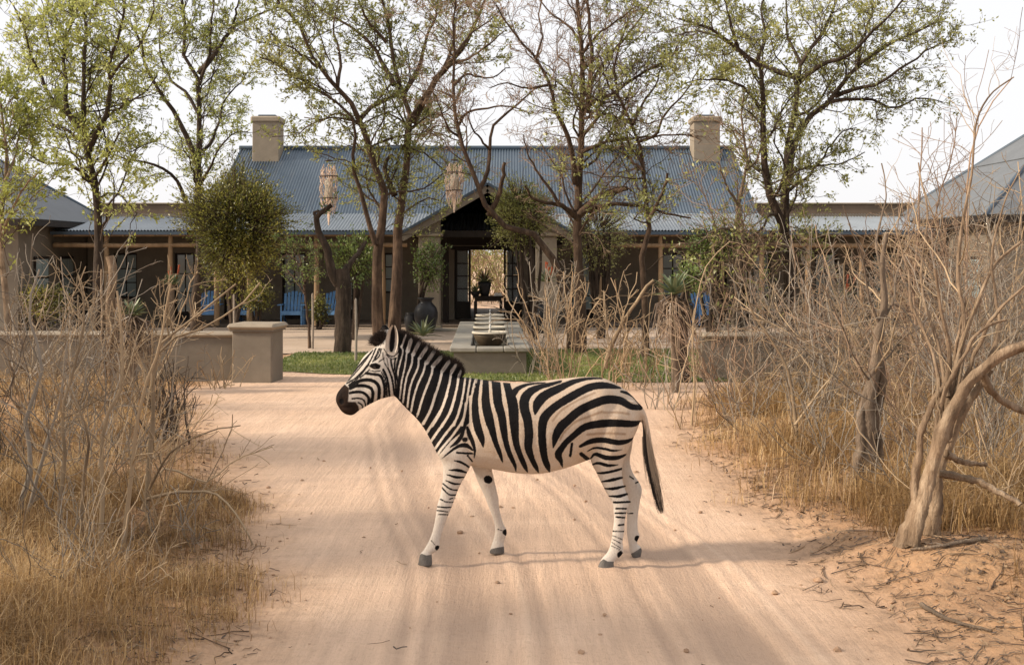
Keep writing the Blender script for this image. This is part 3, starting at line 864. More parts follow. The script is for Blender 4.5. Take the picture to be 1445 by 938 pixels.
def loft(rings, n=22, sub=5, power=2.2):
    """rings: (x_a, y_a, x_b, y_b, halfwidth m, lateral offset m towards the camera); a/b are outline points"""
    R_ = np.array(rings, float)
    R_ = np.column_stack([R_, np.zeros((len(R_), 6 - R_.shape[1]))]) if R_.shape[1] < 6 else R_
    q = np.vstack([2 * R_[0] - R_[1], R_, 2 * R_[-1] - R_[-2]])
    out = []
    for i_ in range(1, len(q) - 2):
        t = np.linspace(0, 1, sub, endpoint=False)[:, None]
        a, b, c, d = q[i_ - 1], q[i_], q[i_ + 1], q[i_ + 2]
        out.append(.5 * (2 * b + (c - a) * t + (2 * a - 5 * b + 4 * c - d) * t ** 2 + (3 * b - a - 3 * c + d) * t ** 3))
    R_ = np.vstack(out + [R_[-1:]])
    ang = np.linspace(0, 2 * np.pi, n, endpoint=False)
    ca, sa = np.cos(ang), np.sin(ang)
    e = 2 / power
    ca, sa = np.sign(ca) * np.abs(ca) ** e, np.sign(sa) * np.abs(sa) ** e
    V = []
    for xa, ya, xb, yb, hw_, off in R_:
        Y = Y0 - off
        A, B = P(xa, ya, Y), P(xb, yb, Y)
        c, h = (A + B) / 2, (A - B) / 2
        V.append(c + ca[:, None] * h + sa[:, None] * np.array((0, max(hw_, .003), 0)))
    m_ = len(R_)
    V = np.concatenate(V + [V[0].mean(0, keepdims=True), V[-1].mean(0, keepdims=True)])
    Q, T = [], []
    for i_ in range(m_ - 1):
        for j_ in range(n):
            Q.append((i_ * n + j_, i_ * n + (j_ + 1) % n, (i_ + 1) * n + (j_ + 1) % n, (i_ + 1) * n + j_))
    for j_ in range(n):
        T.append((m_ * n, (j_ + 1) % n, j_)); T.append((m_ * n + 1, (m_ - 1) * n + j_, (m_ - 1) * n + (j_ + 1) % n))
    return V, Q, T

zb = MB()
zb.add(*loft([(606, 570, 612, 622, .06), (612, 552, 615, 636, .115), (630, 534, 628, 648, .165), (655, 532, 655, 655, .21), (690, 537, 690, 660, .252), (725, 540.5, 725, 666, .275), (760, 538, 760, 667.5, .282),
               (795, 534, 792, 661, .268), (825, 531.5, 822, 651, .25), (850, 533, 846, 642, .228), (872, 543, 866, 636, .19), (890, 556, 884, 628, .14), (901, 569, 896, 612, .075), (904, 578, 902, 598, .03)], 28))
# neck and head
zb.add(*loft([(650, 531, 622, 650, .12), (636, 525, 612, 630, .13), (622, 519, 600, 607, .118), (604, 508, 588, 591, .10), (588, 497, 573, 576, .09), (573, 484, 560, 562, .084), (562, 475, 553, 553, .078)], 22))
zb.add(*loft([(576, 484, 566, 556, .04), (562, 473, 557, 558.5, .072), (548, 474, 550, 560, .088), (537, 483, 543, 561.5, .098), (526, 492, 535, 564, .097), (514, 502, 527, 568, .082), (503.5, 517.5, 520, 571.5, .066), (494, 531, 513, 575.5, .055),
               (487, 541, 507, 579, .052), (480.5, 547.5, 502, 583.5, .055), (475.5, 555, 496, 586, .054), (473.6, 563, 488.5, 584.5, .046), (475.2, 569, 483, 581, .03)], 22))
# near fore leg, far fore leg
zb.add(*loft([(616, 585, 668, 590, .07, .07), (614, 612, 672, 618, .085, .10), (616, 636, 671, 640, .085, .125), (623.5, 652, 667, 651, .072, .13), (625, 668, 658, 670, .056, .13), (623.5, 684, 650, 684, .046, .125), (620.5, 700, 643, 701, .04, .12),
               (616.5, 713, 638, 715, .038, .12), (614.5, 727, 632, 729, .034, .12), (611, 745, 626, 746, .027, .12), (606, 760, 621.5, 762, .028, .12), (600, 771.5, 620, 774, .031, .12), (594.5, 779, 610, 781, .029, .12), (592, 782, 610, 785, .034, .12), (589, 797.5, 610.5, 798.5, .043, .12)], 16, power=2.0))
zb.add(*loft([(640, 600, 690, 605, .06, -.10), (655, 635, 693, 640, .07, -.12), (666, 659, 694, 659, .052, -.125), (675, 682, 700, 686, .043, -.13), (683.5, 700, 704, 704, .039, -.14), (688, 712, 704.5, 715, .036, -.15), (694, 727, 708, 730, .029, -.16),
               (697.5, 740, 711.5, 740, .027, -.17), (698, 751, 716, 750, .03, -.18), (695.5, 762, 712, 763, .028, -.19), (694, 766, 711.5, 768, .034, -.19), (689.5, 780.5, 712.5, 781, .042, -.19)], 16, power=2.0))
# near hind leg, far hind leg
zb.add(*loft([(846, 556, 898, 566, .06, .10), (840, 580, 902.5, 584, .10, .115), (836, 606, 899, 606, .108, .125), (833, 630, 890, 627, .098, .135), (833.5, 651, 880.5, 651, .08, .14), (842.5, 669, 877.8, 668, .06, .14), (850, 685, 881, 686, .047, .14),
               (857.5, 699, 886, 699, .04, .14), (863.5, 709, 888.5, 709, .039, .145), (865.5, 722, 884.5, 722, .033, .15), (865.5, 738, 882, 738, .028, .155), (863.5, 752, 881, 752, .027, .16), (861.5, 766, 879, 765, .028, .165), (857.5, 777, 880, 779, .031, .17),
               (852, 784, 872, 788.5, .028, .175), (848.5, 788, 866.5, 792, .034, .18), (842, 801.5, 867, 802, .044, .185)], 16, power=2.0))
zb.add(*loft([(850, 580, 896, 590, .07, -.11), (848, 620, 893, 625, .09, -.13), (858, 650, 889, 650, .07, -.135), (869, 668, 894, 668, .055, -.135), (878, 683, 904, 683, .045, -.135), (883, 697, 906, 694, .04, -.135), (884.5, 712, 903, 710, .034, -.135), (884, 735, 900, 735, .028, -.135),
               (884, 750, 901, 750, .029, -.135), (885, 759, 903, 756, .03, -.135), (886.5, 768, 899, 766, .026, -.135), (888.5, 778, 905.5, 772, .033, -.135), (893, 788, 905, 782, .034, -.135), (897, 796.5, 900.5, 793, .012, -.135)], 16, power=2.0))
# dock of the tail
zb.add(*loft([(893, 568, 898, 582, .03), (901, 568, 899, 582, .032), (909, 577, 903, 588, .03), (914.5, 592, 906, 598, .027), (918, 612, 909, 614, .025), (922, 640, 912, 642, .022), (926, 668, 918, 669, .012)], 12))
V = np.concatenate(zb.V)
tmp = bpy.data.objects.new('tmp', mesh('tmp', V, np.concatenate(zb.Q), np.concatenate(zb.T)))
COL.objects.link(tmp)
r_ = tmp.modifiers.new('r', 'REMESH'); r_.mode = 'VOXEL'; r_.voxel_size = .0082
s_ = tmp.modifiers.new('s', 'SMOOTH'); s_.factor = .5; s_.iterations = 14
dg = bpy.context.evaluated_depsgraph_get()
ev = bpy.data.meshes.new_from_object(tmp.evaluated_get(dg))
bpy.data.objects.remove(tmp)
bv = np.empty(len(ev.vertices) * 3, np.float32); ev.vertices.foreach_get('co', bv); bv = bv.reshape(-1, 3).astype(float)
bl = np.empty(len(ev.loops), np.int32); ev.loops.foreach_get('vertex_index', bl)
bq = bl.reshape(-1, 4)
zmin = bv[:, 2].min()

# relief: cheek, eye ridge, nostril, shoulder and stifle hollows, all symmetric
def side_px(v):
    y = np.where((v[:, 2] < .62) & (v[:, 1] > Y0), v[:, 1], Y0 - np.abs(v[:, 1] - Y0))   # each leg has its own bands
    return CX + F * v[:, 0] / y, HY + F * (EYE - v[:, 2]) / y
sx_, sy_ = side_px(bv)
lat = np.sign(bv[:, 1] - Y0)
def push(cx, cy, rx, ry, amt):
    w = np.exp(-(((sx_ - cx) / rx) ** 2 + ((sy_ - cy) / ry) ** 2)) * np.minimum(1, np.abs(bv[:, 1] - Y0) / .03)
    bv[:, 1] += lat * w * amt
push(626, 640, 8, 10, .012); push(650, 560, 10, 26, .008); push(620, 560, 6, 40, -.008); push(850, 560, 10, 16, .010); push(880, 610, 8, 20, -.010); push(700, 600, 30, 26, .006); push(600, 560, 8, 22, .008); push(866, 640, 9, 9, .008); push(538, 500, 6, 5, .008); push(505, 545, 5, 10, .006)
for k_ in range(7): push(700 + 14 * k_, 615 + 2 * k_, 3.2, 26, -.0035)
push(546, 545, 9, 9, .012); push(528, 514, 6, 4, .012); push(529, 521, 7, 3, -.006); push(482, 567, 4, 5, -.012); push(490, 575, 10, 2, -.006)
push(516, 545, 10, 6, -.010); push(640, 590, 14, 26, .012); push(664, 600, 6, 30, -.014); push(830, 600, 7, 34, -.016); push(868, 590, 18, 22, .012); push(560, 552, 3, 10, -.010)

# --- coat pattern, traced stroke by stroke as pigment on the hide, plus a dark belly mark ---
def CR(ox, oy, s): return lambda pts: [(ox + a / s, oy + b / s, w / s) for a, b, w in pts]
cA, cB, cC = CR(460, 450, 6.25), CR(540, 450, 6.25), CR(560, 540, 6.25)
cD, cE, cF = CR(640, 520, 5.864), CR(720, 520, 5.864), CR(800, 520, 5.864)
cG, cH = CR(570, 630, 5.2125), CR(800, 640, 5.2125)
def W(w, *p): return [(a, b, w) for a, b in p]
black = [
 # face
 cA(W(20, (212, 652), (270, 642), (330, 650), (370, 685), (378, 715), (372, 750))), cA(W(23, (215, 612), (260, 592), (330, 588), (390, 606), (414, 650), (404, 735))),
 cA(W(24, (215, 590), (260, 562), (330, 538), (400, 540), (450, 570), (470, 620), (464, 722))), cA(W(19, (355, 478), (420, 488), (478, 500), (508, 560), (518, 640), (512, 700))),
 cA(W(16, (505, 445), (535, 510), (552, 590), (560, 675))), cA(W(14, (545, 430), (575, 500), (592, 580), (603, 665))), cA(W(13, (572, 352), (580, 420), (606, 500), (616, 600), (614, 672))), cA(W(14, (612, 350), (606, 420), (628, 520), (636, 600), (637, 682))),
 cA(W(12, (230, 702), (290, 698), (335, 718), (350, 768))), cA(W(12, (282, 735), (318, 758), (322, 792))),
 cA(W(11, (182, 568), (260, 520), (330, 450), (388, 372), (426, 292), (440, 258))), cA(W(10, (198, 585), (280, 522), (345, 445), (380, 400))), cA(W(9, (412, 378), (448, 305), (466, 262))), cA(W(9, (440, 362), (474, 318), (488, 262))),
 cA(W(11, (180, 548), (300, 402), (398, 292))), cA(W(9, (508, 262), (552, 318), (600, 328), (645, 285))), cA(W(8, (530, 310), (572, 352), (622, 342))), cA(W(8, (500, 298), (512, 370), (535, 425))), cA(W(8, (465, 378), (495, 358), (515, 345))), cA(W(7, (535, 345), (548, 400), (545, 430))),
 cA(W(9, (200, 540), (290, 440), (360, 350), (412, 276))), cA(W(9, (300, 520), (350, 478), (385, 445))), cA(W(9, (395, 455), (440, 462), (480, 455))), cA(W(8, (425, 372), (462, 300), (478, 258))), cA(W(10, (490, 470), (520, 520), (535, 600), (537, 690))),
 # barrel
 cD([(212, 90, 22), (192, 180, 34), (178, 270, 46), (184, 400, 55), (205, 500, 58), (232, 575, 48), (242, 620, 25), (246, 645, 10)]),
 cD([(266, 90, 42), (266, 180, 52), (267, 280, 62), (290, 400, 68), (318, 500, 54), (345, 600, 40), (383, 700, 32), (407, 775, 10)]),
 cD([(350, 105, 64), (358, 180, 66), (368, 280, 66), (400, 400, 60), (415, 500, 54), (432, 600, 42), (462, 700, 38), (506, 795, 22), (516, 845, 8)]),
 cD([(438, 118, 50), (455, 180, 55), (480, 250, 74), (494, 330, 76), (502, 450, 68), (516, 600, 50), (545, 700, 42), (588, 800, 30), (612, 855, 8)]),
 cE([(32, 200, 48), (62, 165, 36), (150, 130, 20), (290, 115, 9)]),
 cE([(420, 105, 18), (340, 128, 28), (250, 150, 40), (160, 195, 62), (118, 260, 72), (120, 340, 70), (145, 430, 66), (155, 550, 64), (150, 650, 58), (180, 745, 42), (212, 810, 28), (234, 858, 8)]),
 cE([(760, 80, 12), (640, 84, 22), (520, 110, 38), (400, 165, 56), (290, 220, 68), (232, 280, 70), (212, 340, 42), (206, 378, 12)]),
 cF([(445, 160, 12), (380, 148, 35), (300, 138, 50), (200, 150, 55), (100, 195, 58), (0, 252, 60), (-70, 295, 58), (-140, 350, 62), (-192, 420, 68), (-206, 520, 60), (-200, 640, 58), (-182, 745, 48), (-160, 805, 34), (-143, 855, 8)]),
 cF([(605, 322, 40), (530, 312, 46), (440, 264, 58), (330, 256, 62), (220, 290, 62), (100, 350, 62), (0, 435, 64), (-50, 480, 66), (-88, 550, 58), (-104, 610, 34), (-114, 655, 8)]),
 cF([(602, 440, 22), (545, 456, 48), (400, 450, 55), (280, 455, 58), (150, 482, 52), (60, 550, 46), (0, 602, 44), (-46, 660, 46), (-72, 710, 54), (-50, 765, 32), (-38, 812, 8)]),
 cF(W(20, (42, 620), (28, 720))), cF([(108, 642, 22), (200, 600, 38), (300, 590, 40), (420, 610, 40), (500, 600, 30), (560, 568, 8)]), cF([(170, 682, 8), (230, 655, 16), (310, 662, 20), (380, 678, 18), (460, 670, 6)]),
 cF([(192, 748, 8), (236, 706, 25), (320, 735, 35), (420, 735, 30), (505, 703, 8)]), cF([(200, 797, 8), (260, 780, 20), (340, 800, 20), (425, 795, 6)]), cF([(240, 862, 8), (320, 860, 16), (465, 823, 10)]), cF([(278, 937, 8), (380, 915, 16), (458, 898, 10)]),
 cF([(450, 188, 18), (520, 210, 25), (560, 240, 20), (605, 300, 15)]), cF(W(30, (118, 705), (172, 748))),  # last stroke: dark mark low on the belly, apart from the stripes
 # hind leg
 cH([(220, 140, 6), (300, 136, 14), (412, 110, 10)]), cH([(248, 206, 6), (330, 195, 14), (402, 178, 10)]), cH([(272, 254, 6), (340, 256, 17), (428, 237, 10)]), cH([(305, 310, 6), (380, 312, 16), (442, 295, 12)]), cH(W(12, (345, 356), (400, 356), (462, 352))), cH(W(10, (360, 402), (436, 403))), cH(W(10, (355, 436), (440, 435))),
 cH(W(10, (362, 464), (428, 470))), cH(W(10, (378, 525), (426, 518))), cH(W(8, (335, 568), (422, 570))), cH(W(6, (338, 600), (412, 632))), cH(W(6, (335, 625), (395, 658))), cH(W(6, (332, 650), (394, 692))), cH(W(6, (328, 675), (402, 716))), cH(W(36, (394, 742), (400, 748))),
 cH(W(8, (462, 165), (490, 185))), cH(W(8, (505, 215), (525, 205))), cH(W(8, (455, 440), (485, 436))), cH(W(32, (518, 622), (526, 628))),
 # fore legs
 cC([(395, 670, 6), (460, 615, 16), (540, 560, 25), (610, 550, 36), (668, 592, 14)]), cC([(470, 568, 10), (530, 522, 30), (572, 465, 32), (590, 418, 22), (606, 385, 12)]), cC(W(36, (595, 500), (606, 500))), cC([(622, 392, 22), (638, 450, 36), (668, 520, 32), (688, 600, 20), (682, 662, 8)]),
 cC(W(17, (530, 615), (600, 620), (662, 622))), cC(W(13, (622, 640), (666, 692))), cC([(508, 684, 10), (570, 702, 20), (642, 746, 12)]), cC([(462, 768, 8), (540, 770, 20), (612, 790, 12)]), cC([(442, 808, 8), (520, 830, 17), (592, 832, 10)]), cC([(428, 858, 6), (500, 888, 14), (562, 890, 8)]),
 cG(W(9, (285, 270), (340, 310), (397, 320))), cG(W(9, (280, 300), (330, 350), (382, 355))), cG(W(8, (268, 385), (310, 405), (367, 408))), cG(W(7, (335, 385), (360, 378))), cG(W(8, (248, 440), (300, 446), (352, 445))), cG(W(7, (244, 468), (322, 478))), cG(W(7, (256, 498), (332, 500))),
 cG(W(6, (200, 690), (250, 742))), cG(W(28, (248, 744), (254, 748))), cG(W(42, (616, 240), (622, 242))), cG(W(32, (748, 628), (756, 632))), cG(W(6, (690, 605), (745, 625))),
]
white = [  # pale lines over the black of the neck
 cB(W(16, (160, 240), (178, 290), (142, 430), (128, 530), (118, 620))), cB(W(17, (212, 300), (196, 420), (166, 560), (150, 700))), cB(W(20, (258, 310), (262, 345), (252, 410), (214, 505), (194, 610), (178, 735))), cB(W(21, (318, 345), (310, 430), (262, 540), (234, 645), (218, 775))),
 cB(W(22, (380, 370), (362, 460), (312, 570), (276, 685), (250, 815))), cB(W(24, (442, 415), (430, 490), (386, 605), (350, 705), (308, 845))), cB(W(27, (525, 450), (506, 540), (462, 682), (418, 812), (352, 925))), cB(W(26, (606, 455), (590, 562), (546, 722), (500, 842), (436, 945))), cB(W(26, (672, 490), (656, 602), (620, 742), (578, 852), (520, 950))),
 cB(W(23, (730, 500), (712, 642), (682, 782), (630, 938))), cB(W(21, (777, 500), (752, 652), (732, 802), (700, 938))), cB(W(21, (826, 500), (792, 642), (774, 802), (772, 938))),
 cC(W(30, (340, 100), (300, 230), (235, 360))), cC(W(30, (440, 110), (388, 242), (262, 440))), cC(W(30, (510, 130), (458, 282), (300, 515))), cC(W(27, (570, 180), (518, 332), (428, 452), (330, 590))), cC(W(26, (610, 180), (588, 312), (500, 452), (385, 590), (345, 660))), cC(W(28, (648, 120), (650, 300), (652, 380), (685, 460), (725, 545))),
 cC(W(14, (180, 270), (178, 300))),
 # pale root of the mane
 cB(W(20, (205, 140), (165, 250))), cB(W(46, (250, 185), (220, 285))), cB(W(42, (322, 205), (268, 315))), cB(W(42, (392, 248), (328, 342))), cB(W(44, (455, 285), (388, 388))), cB(W(46, (515, 335), (442, 418))), cB(W(42, (585, 375), (526, 458))), cB(W(36, (645, 405), (606, 468))), cB(W(22, (688, 455), (680, 500))),
]
def PL(c, *p): return np.array([(a, b) for a, b, _ in c([(x, y, 1) for x, y in p])])
neckP = np.vstack([PL(cB, (118, 120), (160, 60), (330, 130), (520, 250), (720, 360), (760, 490), (830, 505), (828, 560), (800, 650), (785, 800), (782, 940)),
                   PL(cC, (645, 250), (650, 345), (620, 370), (585, 425), (480, 510), (395, 610), (362, 650), (330, 610), (250, 440), (205, 365), (0, 150)), PL(cB, (105, 690), (112, 560), (120, 400), (140, 300))])
muzP = PL(cA, (150, 560), (205, 608), (200, 680), (196, 728), (262, 730), (288, 768), (296, 815), (245, 900), (130, 880), (40, 770), (40, 660), (100, 590))
eyeP = PL(cA, (378, 418), (398, 392), (440, 386), (485, 408), (472, 440), (420, 442))
nosP = PL(cA, (118, 700), (150, 700), (160, 735), (138, 755), (116, 735))
hoofP = [PL(cG, (60, 900), (98, 802), (130, 785), (165, 798), (208, 792), (230, 900)), PL(cG, (600, 810), (640, 752), (690, 740), (742, 732), (770, 810)), PL(cH, (180, 880), (232, 802), (268, 772), (300, 790), (345, 792), (380, 880)), PL(cH, (440, 745), (490, 725), (545, 690), (600, 700), (560, 860), (480, 850))]
chinP = PL(cA, (205, 790), (270, 790), (262, 870), (200, 860))

def d_stroke(x, y, st):
    d = np.full(len(x), 1e3)
    for (x0, y0, w0), (x1, y1, w1) in zip(st[:-1], st[1:]):
        dx, dy = x1 - x0, y1 - y0
        t = np.clip(((x - x0) * dx + (y - y0) * dy) / (dx * dx + dy * dy + 1e-9), 0, 1)
        d = np.minimum(d, np.hypot(x - x0 - t * dx, y - y0 - t * dy) - (w0 + (w1 - w0) * t) / 2)
    return d
def d_poly(x, y, poly):
    ins = in_poly(x, y, poly)
    d = np.full(len(x), 1e3)
    for (x0, y0), (x1, y1) in zip(poly, np.roll(poly, -1, 0)):
        dx, dy = x1 - x0, y1 - y0
        t = np.clip(((x - x0) * dx + (y - y0) * dy) / (dx * dx + dy * dy + 1e-9), 0, 1)
        d = np.minimum(d, np.hypot(x - x0 - t * dx, y - y0 - t * dy))
    return np.where(ins, -d, d)
def sm(st):                                     # rounder strokes
    return [tuple(r) for r in smooth_path(st, 4 * len(st))] if len(st) > 2 else st
black = [sm([(a, b, w * (1.3 if a < 562 and b < 575 else 1.4 if b > 655 else 1.14)) for a, b, w in s]) for s in black]; white = [sm([(a, b, w * .74) for a, b, w in s]) for s in white]
def coat(x, y, rag=.35):
    x = x + rag * vnoise(x * .9, y * .9, 21); y = y + rag * vnoise(x * .9, y * .9, 22)
    b = d_poly(x, y, neckP)
    w = np.full(len(x), 1e3)
    for s in white: w = np.minimum(w, d_stroke(x, y, s))
    b = np.maximum(b, -w)
    for s in black: b = np.minimum(b, d_stroke(x, y, s))
    return b
sx_, sy_ = side_px(bv)
A_ = {'blk': coat(sx_, sy_)}
A_['muz'] = d_poly(sx_, sy_, muzP)
A_['hoof'] = np.min([d_poly(sx_, sy_, p) for p in hoofP], 0)
A_['eye'] = np.minimum(d_poly(sx_, sy_, eyeP), d_poly(sx_, sy_, nosP))
br = [cF(W(14, (300, 362), (420, 362), (512, 374))), cF(W(16, (170, 545), (300, 535), (480, 540))), cE(W(16, (760, 355), (640, 400), (540, 440), (450, 520), (410, 590))), cE(W(12, (700, 200), (560, 262), (430, 340), (350, 430)))]
A_['brn'] = np.min([d_stroke(sx_, sy_, sm(s)) for s in br], 0)
A_['dirt'] = np.clip((.25 + .75 * sstep(610, 720, sx_)) * (1 - sstep(625, 690, sy_)) * sstep(560, 620, sx_) + .12, 0, 1)
# thin dark line along the spine
zebra_me_v, zebra_me_q = bv, bq

# ears: cupped leaf shapes joined into the body mesh
def ear(y_off, base, tip, w_px, inner_sign):
    B_, T_ = P(*base, Y0 - y_off), P(*tip, Y0 - y_off)
    ax = T_ - B_
    L_ = np.linalg.norm(ax); ax /= L_
    sd = np.cross(ax, (0, 1, 0)); sd /= np.linalg.norm(sd)
    ns, nr = 9, 12
    V, ed = [], []
    for k in range(nr):
        t = k / (nr - 1)
        wd = w_px / 197 * (math.sin(math.pi * (t * .80 + .17)) ** .55) * (1 - .12 * t) * .5 + .002
        for s in range(ns):
            u = -1 + 2 * s / (ns - 1)
            cup = (1 - u * u) * wd * .85
            V.append(B_ + ax * L_ * t + sd * wd * u + np.array((0, 1, 0)) * (cup * inner_sign)); ed.append(abs(u))
    V = np.array(V); ed = np.array(ed)
    n_ = len(V)
    Q = []
    for k in range(nr - 1):
        for s in range(ns - 1):
            a = k * ns + s
            Q += [(a, a + 1, a + ns + 1, a + ns)]
    back = V + np.array((0, 1, 0)) * inner_sign * .008
    Q2 = [(d + n_, c + n_, b + n_, a + n_) for a, b, c, d in Q]
    rim = []
    per = list(range(0, ns)) + [k * ns + ns - 1 for k in range(1, nr)] + list(range(nr * ns - 2, (nr - 1) * ns - 1, -1)) + [k * ns for k in range(nr - 2, 0, -1)]
    for a, b in zip(per, per[1:] + per[:1]): rim.append((a, b, b + n_, a + n_))
    return np.vstack([V, back]), np.array(Q + Q2 + rim), np.concatenate([ed, np.full(n_, -1)]), np.concatenate([np.repeat(np.arange(nr) / (nr - 1), ns)] * 2)
EV, EQ, EA = [bv], [bq], {k: [v] for k, v in A_.items()}
n0 = len(bv)
for yo, base, tip, sg in ((.112, (551.5, 497), (555, 459), 1), (-.09, (546, 490), (542.5, 458.5), -1)):
    v, q, ed, tt = ear(yo, base, tip, 17.5, sg)
    EV.append(v); EQ.append(q + n0); n0 += len(v)
    inner = (ed >= 0)
    dark = np.where(inner, 3.2 * (ed - .46) + 5 * np.maximum(0, np.abs(tt - .47) - .34), np.where(tt > .8, -.6, 1.5))
    EA['blk'].append(dark * 1.2)
    for k in ('muz', 'hoof', 'eye', 'brn'): EA[k].append(np.full(len(v), 50.0))
    EA['dirt'].append(np.full(len(v), .35))
bm_ = mesh('body', np.concatenate(EV) - np.array(zeb.location), np.concatenate(EQ), smooth=True, attrs={k: np.concatenate(v) for k, v in EA.items()})

m = NT('zebra coat')
nz, nf = m.noise(14, 4), m.noise(130, 4, .75, (1, 1, .4))
def cut(name, e): return m.rng(m.attr(name), e, -e, 0, 1)
base = m.mix(m.math('MULTIPLY', m.attr('dirt'), m.rng(nz, .25, .75, .55, 1.0)), (.62, .57, .51), (.54, .40, .28))
base = m.mix(m.math('MULTIPLY', m.rng(m.attr('brn'), 1.4, -1.2), .85), base, (.27, .17, .10))
blk = m.ramp(nz, [(.3, (.003, .003, .004)), (.7, (.009, .007, .007))])
c = m.mix(m.rng(m.math('ADD', m.attr('blk'), m.math('MULTIPLY', m.math('SUBTRACT', nf, .5), 1.3)), .45, -.45), base, blk)
c = m.mix(cut('muz', 1.0), c, m.ramp(nz, [(.3, (.010, .007, .006)), (.7, (.04, .022, .014))]))
c = m.mix(cut('hoof', .5), c, m.ramp(nz, [(.3, (.085, .08, .075)), (.7, (.19, .175, .16))]))
c = m.mix(cut('eye', .5), c, (.008, .006, .006))
c = m.mix(m.rng(nf, .35, .7, 0, .38), c, (.5, .42, .34), 'MULTIPLY')
m.col(c).rough(.75)
m.b.inputs['Sheen Weight'].default_value = 0
m.b.inputs['Specular IOR Level'].default_value = .12
m.b.inputs['Sheen Roughness'].default_value = .4
m.bump(m.math('ADD', nf, m.math('MULTIPLY', m.noise(9, 3, .5), 1.6)), .007, .8)
M['zebra'] = m.m
body = ob('body', bm_, M['zebra'], zeb)

def hair(name, roots, dirs, length, width, mat, seg=3, curl=.0, rng=None, attrs=None):
    """flat tapering hairs; roots/dirs (N,3)"""
    n = len(roots)
    d = norm(dirs)
    side = norm(np.cross(d, rng.normal(0, 1, (n, 3))))
    bend = norm(rng.normal(0, 1, (n, 3)))
    V = []
    for k in range(seg + 1):
        t = k / seg
        p = roots + d * (length * t)[:, None] + bend * (curl * length * t * t)[:, None]
        w = (width * (1 - .8 * t))[:, None] * side
        V += [p - w, p + w]
    V = np.stack(V, 1)
    m_ = 2 * (seg + 1)
    k = np.arange(n)[:, None] * m_
    Q = np.concatenate([np.stack([k[:, 0] + 2 * s, k[:, 0] + 2 * s + 1, k[:, 0] + 2 * s + 3, k[:, 0] + 2 * s + 2], -1) for s in range(seg)])
    at = {a: np.repeat(v, m_) if v.ndim == 1 and len(v) == n else v for a, v in (attrs or {}).items()}
    t = np.tile(np.repeat(np.linspace(0, 1, seg + 1), 2), n)
    at['along'] = t
    return V.reshape(-1, 3), Q, at

rng = np.random.default_rng(4)
crest = smooth_path([(558, 480, 0), (566, 483, 0), (573.5, 491, 0), (588, 502, 0), (603, 512, 0), (620, 522, 0), (638, 528, 0), (651, 533, 0)], 60)[:, :2]
top = smooth_path([(556, 466, 0), (568, 465, 0), (580, 470, 0), (596, 480, 0), (612, 490, 0), (632, 502, 0), (648, 509, 0), (656, 524, 0)], 60)[:, :2]
n = 5200
t = rng.random(n)
ix = t * 59
r2 = np.stack([np.interp(ix, np.arange(60), crest[:, k]) for k in (0, 1)], -1)
t2 = np.stack([np.interp(ix, np.arange(60), top[:, k]) for k in (0, 1)], -1)
yy_ = rng.normal(0, .016, n)
roots = np.stack([GX(r2[:, 0], Y0), Y0 + yy_, GZ(r2[:, 1], Y0)], -1)
tips = np.stack([GX(t2[:, 0] + rng.normal(0, 1.6, n), Y0), Y0 + yy_ * 1.6 + rng.normal(0, .012, n), GZ(t2[:, 1], Y0)], -1)
Ln = np.linalg.norm(tips - roots, axis=1) * rng.uniform(.78, 1.08, n)
V, Q, at = hair('mane', roots, tips - roots, Ln, np.full(n, .0022), None, 4, .06, rng)
pxx, pyy = CX + F * V[:, 0] / V[:, 1], HY + F * (EYE - V[:, 2]) / V[:, 1]
at['blk'] = coat(pxx, pyy, .2)
m = NT('mane hair')
c = m.mix(m.rng(m.attr('blk'), .5, -.5, 0, 1), (.50, .45, .41), (.006, .005, .005))
c = m.mix(m.rng(m.attr('along'), .70, .93, 0, 1), c, (.030, .018, .013))
m.col(c).rough(.7)
ob('mane', mesh('mane', V - np.array(zeb.location), Q, attrs=at), m.m, zeb)
# forelock
n = 1500
rp = np.stack([rng.uniform(533, 549, n), rng.uniform(477, 491, n)], -1)
roots = np.stack([GX(rp[:, 0], Y0), Y0 + rng.normal(0, .02, n), GZ(rp[:, 1], Y0)], -1)
tq = rng.random(n)
tp = np.stack([520.5 + 22 * tq + rng.normal(0, 1.5, n), 486 - 20 * np.sqrt(tq) + rng.normal(0, 2.0, n)], -1)
tips = np.stack([GX(tp[:, 0], Y0), Y0 + rng.normal(0, .025, n), GZ(tp[:, 1], Y0)], -1)
V, Q, at = hair('forelock', roots, tips - roots, np.linalg.norm(tips - roots, axis=1), np.full(n, .0022), None, 4, .12, rng)
m = NT('dark brown forelock'); m.col((.028, .017, .012)).rough(.7)
ob('forelock', mesh('forelock', V - np.array(zeb.location), Q, attrs=at), m.m, zeb)
# tail hair
n = 2600
spine = smooth_path([(905, 578, 0), (911, 600, 0), (914, 630, 0), (919, 660, 0), (926, 690, 0), (933, 722, 0)], 60)[:, :2]
t0 = rng.beta(1.3, 1.6, n) * .62
t1 = np.clip(t0 + rng.uniform(.25, .55, n), 0, 1)
sp = lambda t: np.stack([np.interp(t * 59, np.arange(60), spine[:, k]) for k in (0, 1)], -1)
w_ = rng.normal(0, 1, (n, 2))
V = []
seg = 6
for k in range(seg + 1):
    f = k / seg
    tt = t0 + (t1 - t0) * f
    c2 = sp(tt)
    sw = 2.0 + 3.7 * np.sin(np.clip(tt, 0, 1) * 2.7) * (.4 + .6 * f)
    x_, y_ = c2[:, 0] + w_[:, 0] * sw * .55, c2[:, 1]
    p = np.stack([GX(x_, Y0), Y0 + w_[:, 1] * sw * .55 / 197, GZ(y_ + 6 * f * (rng.random(n) - .5), Y0)], -1)
    ww = .0022 * (1 - .75 * f)
    V += [p - np.array((ww, 0, 0)), p + np.array((ww, 0, 0))]
V = np.stack(V, 1); m_ = 2 * (seg + 1)
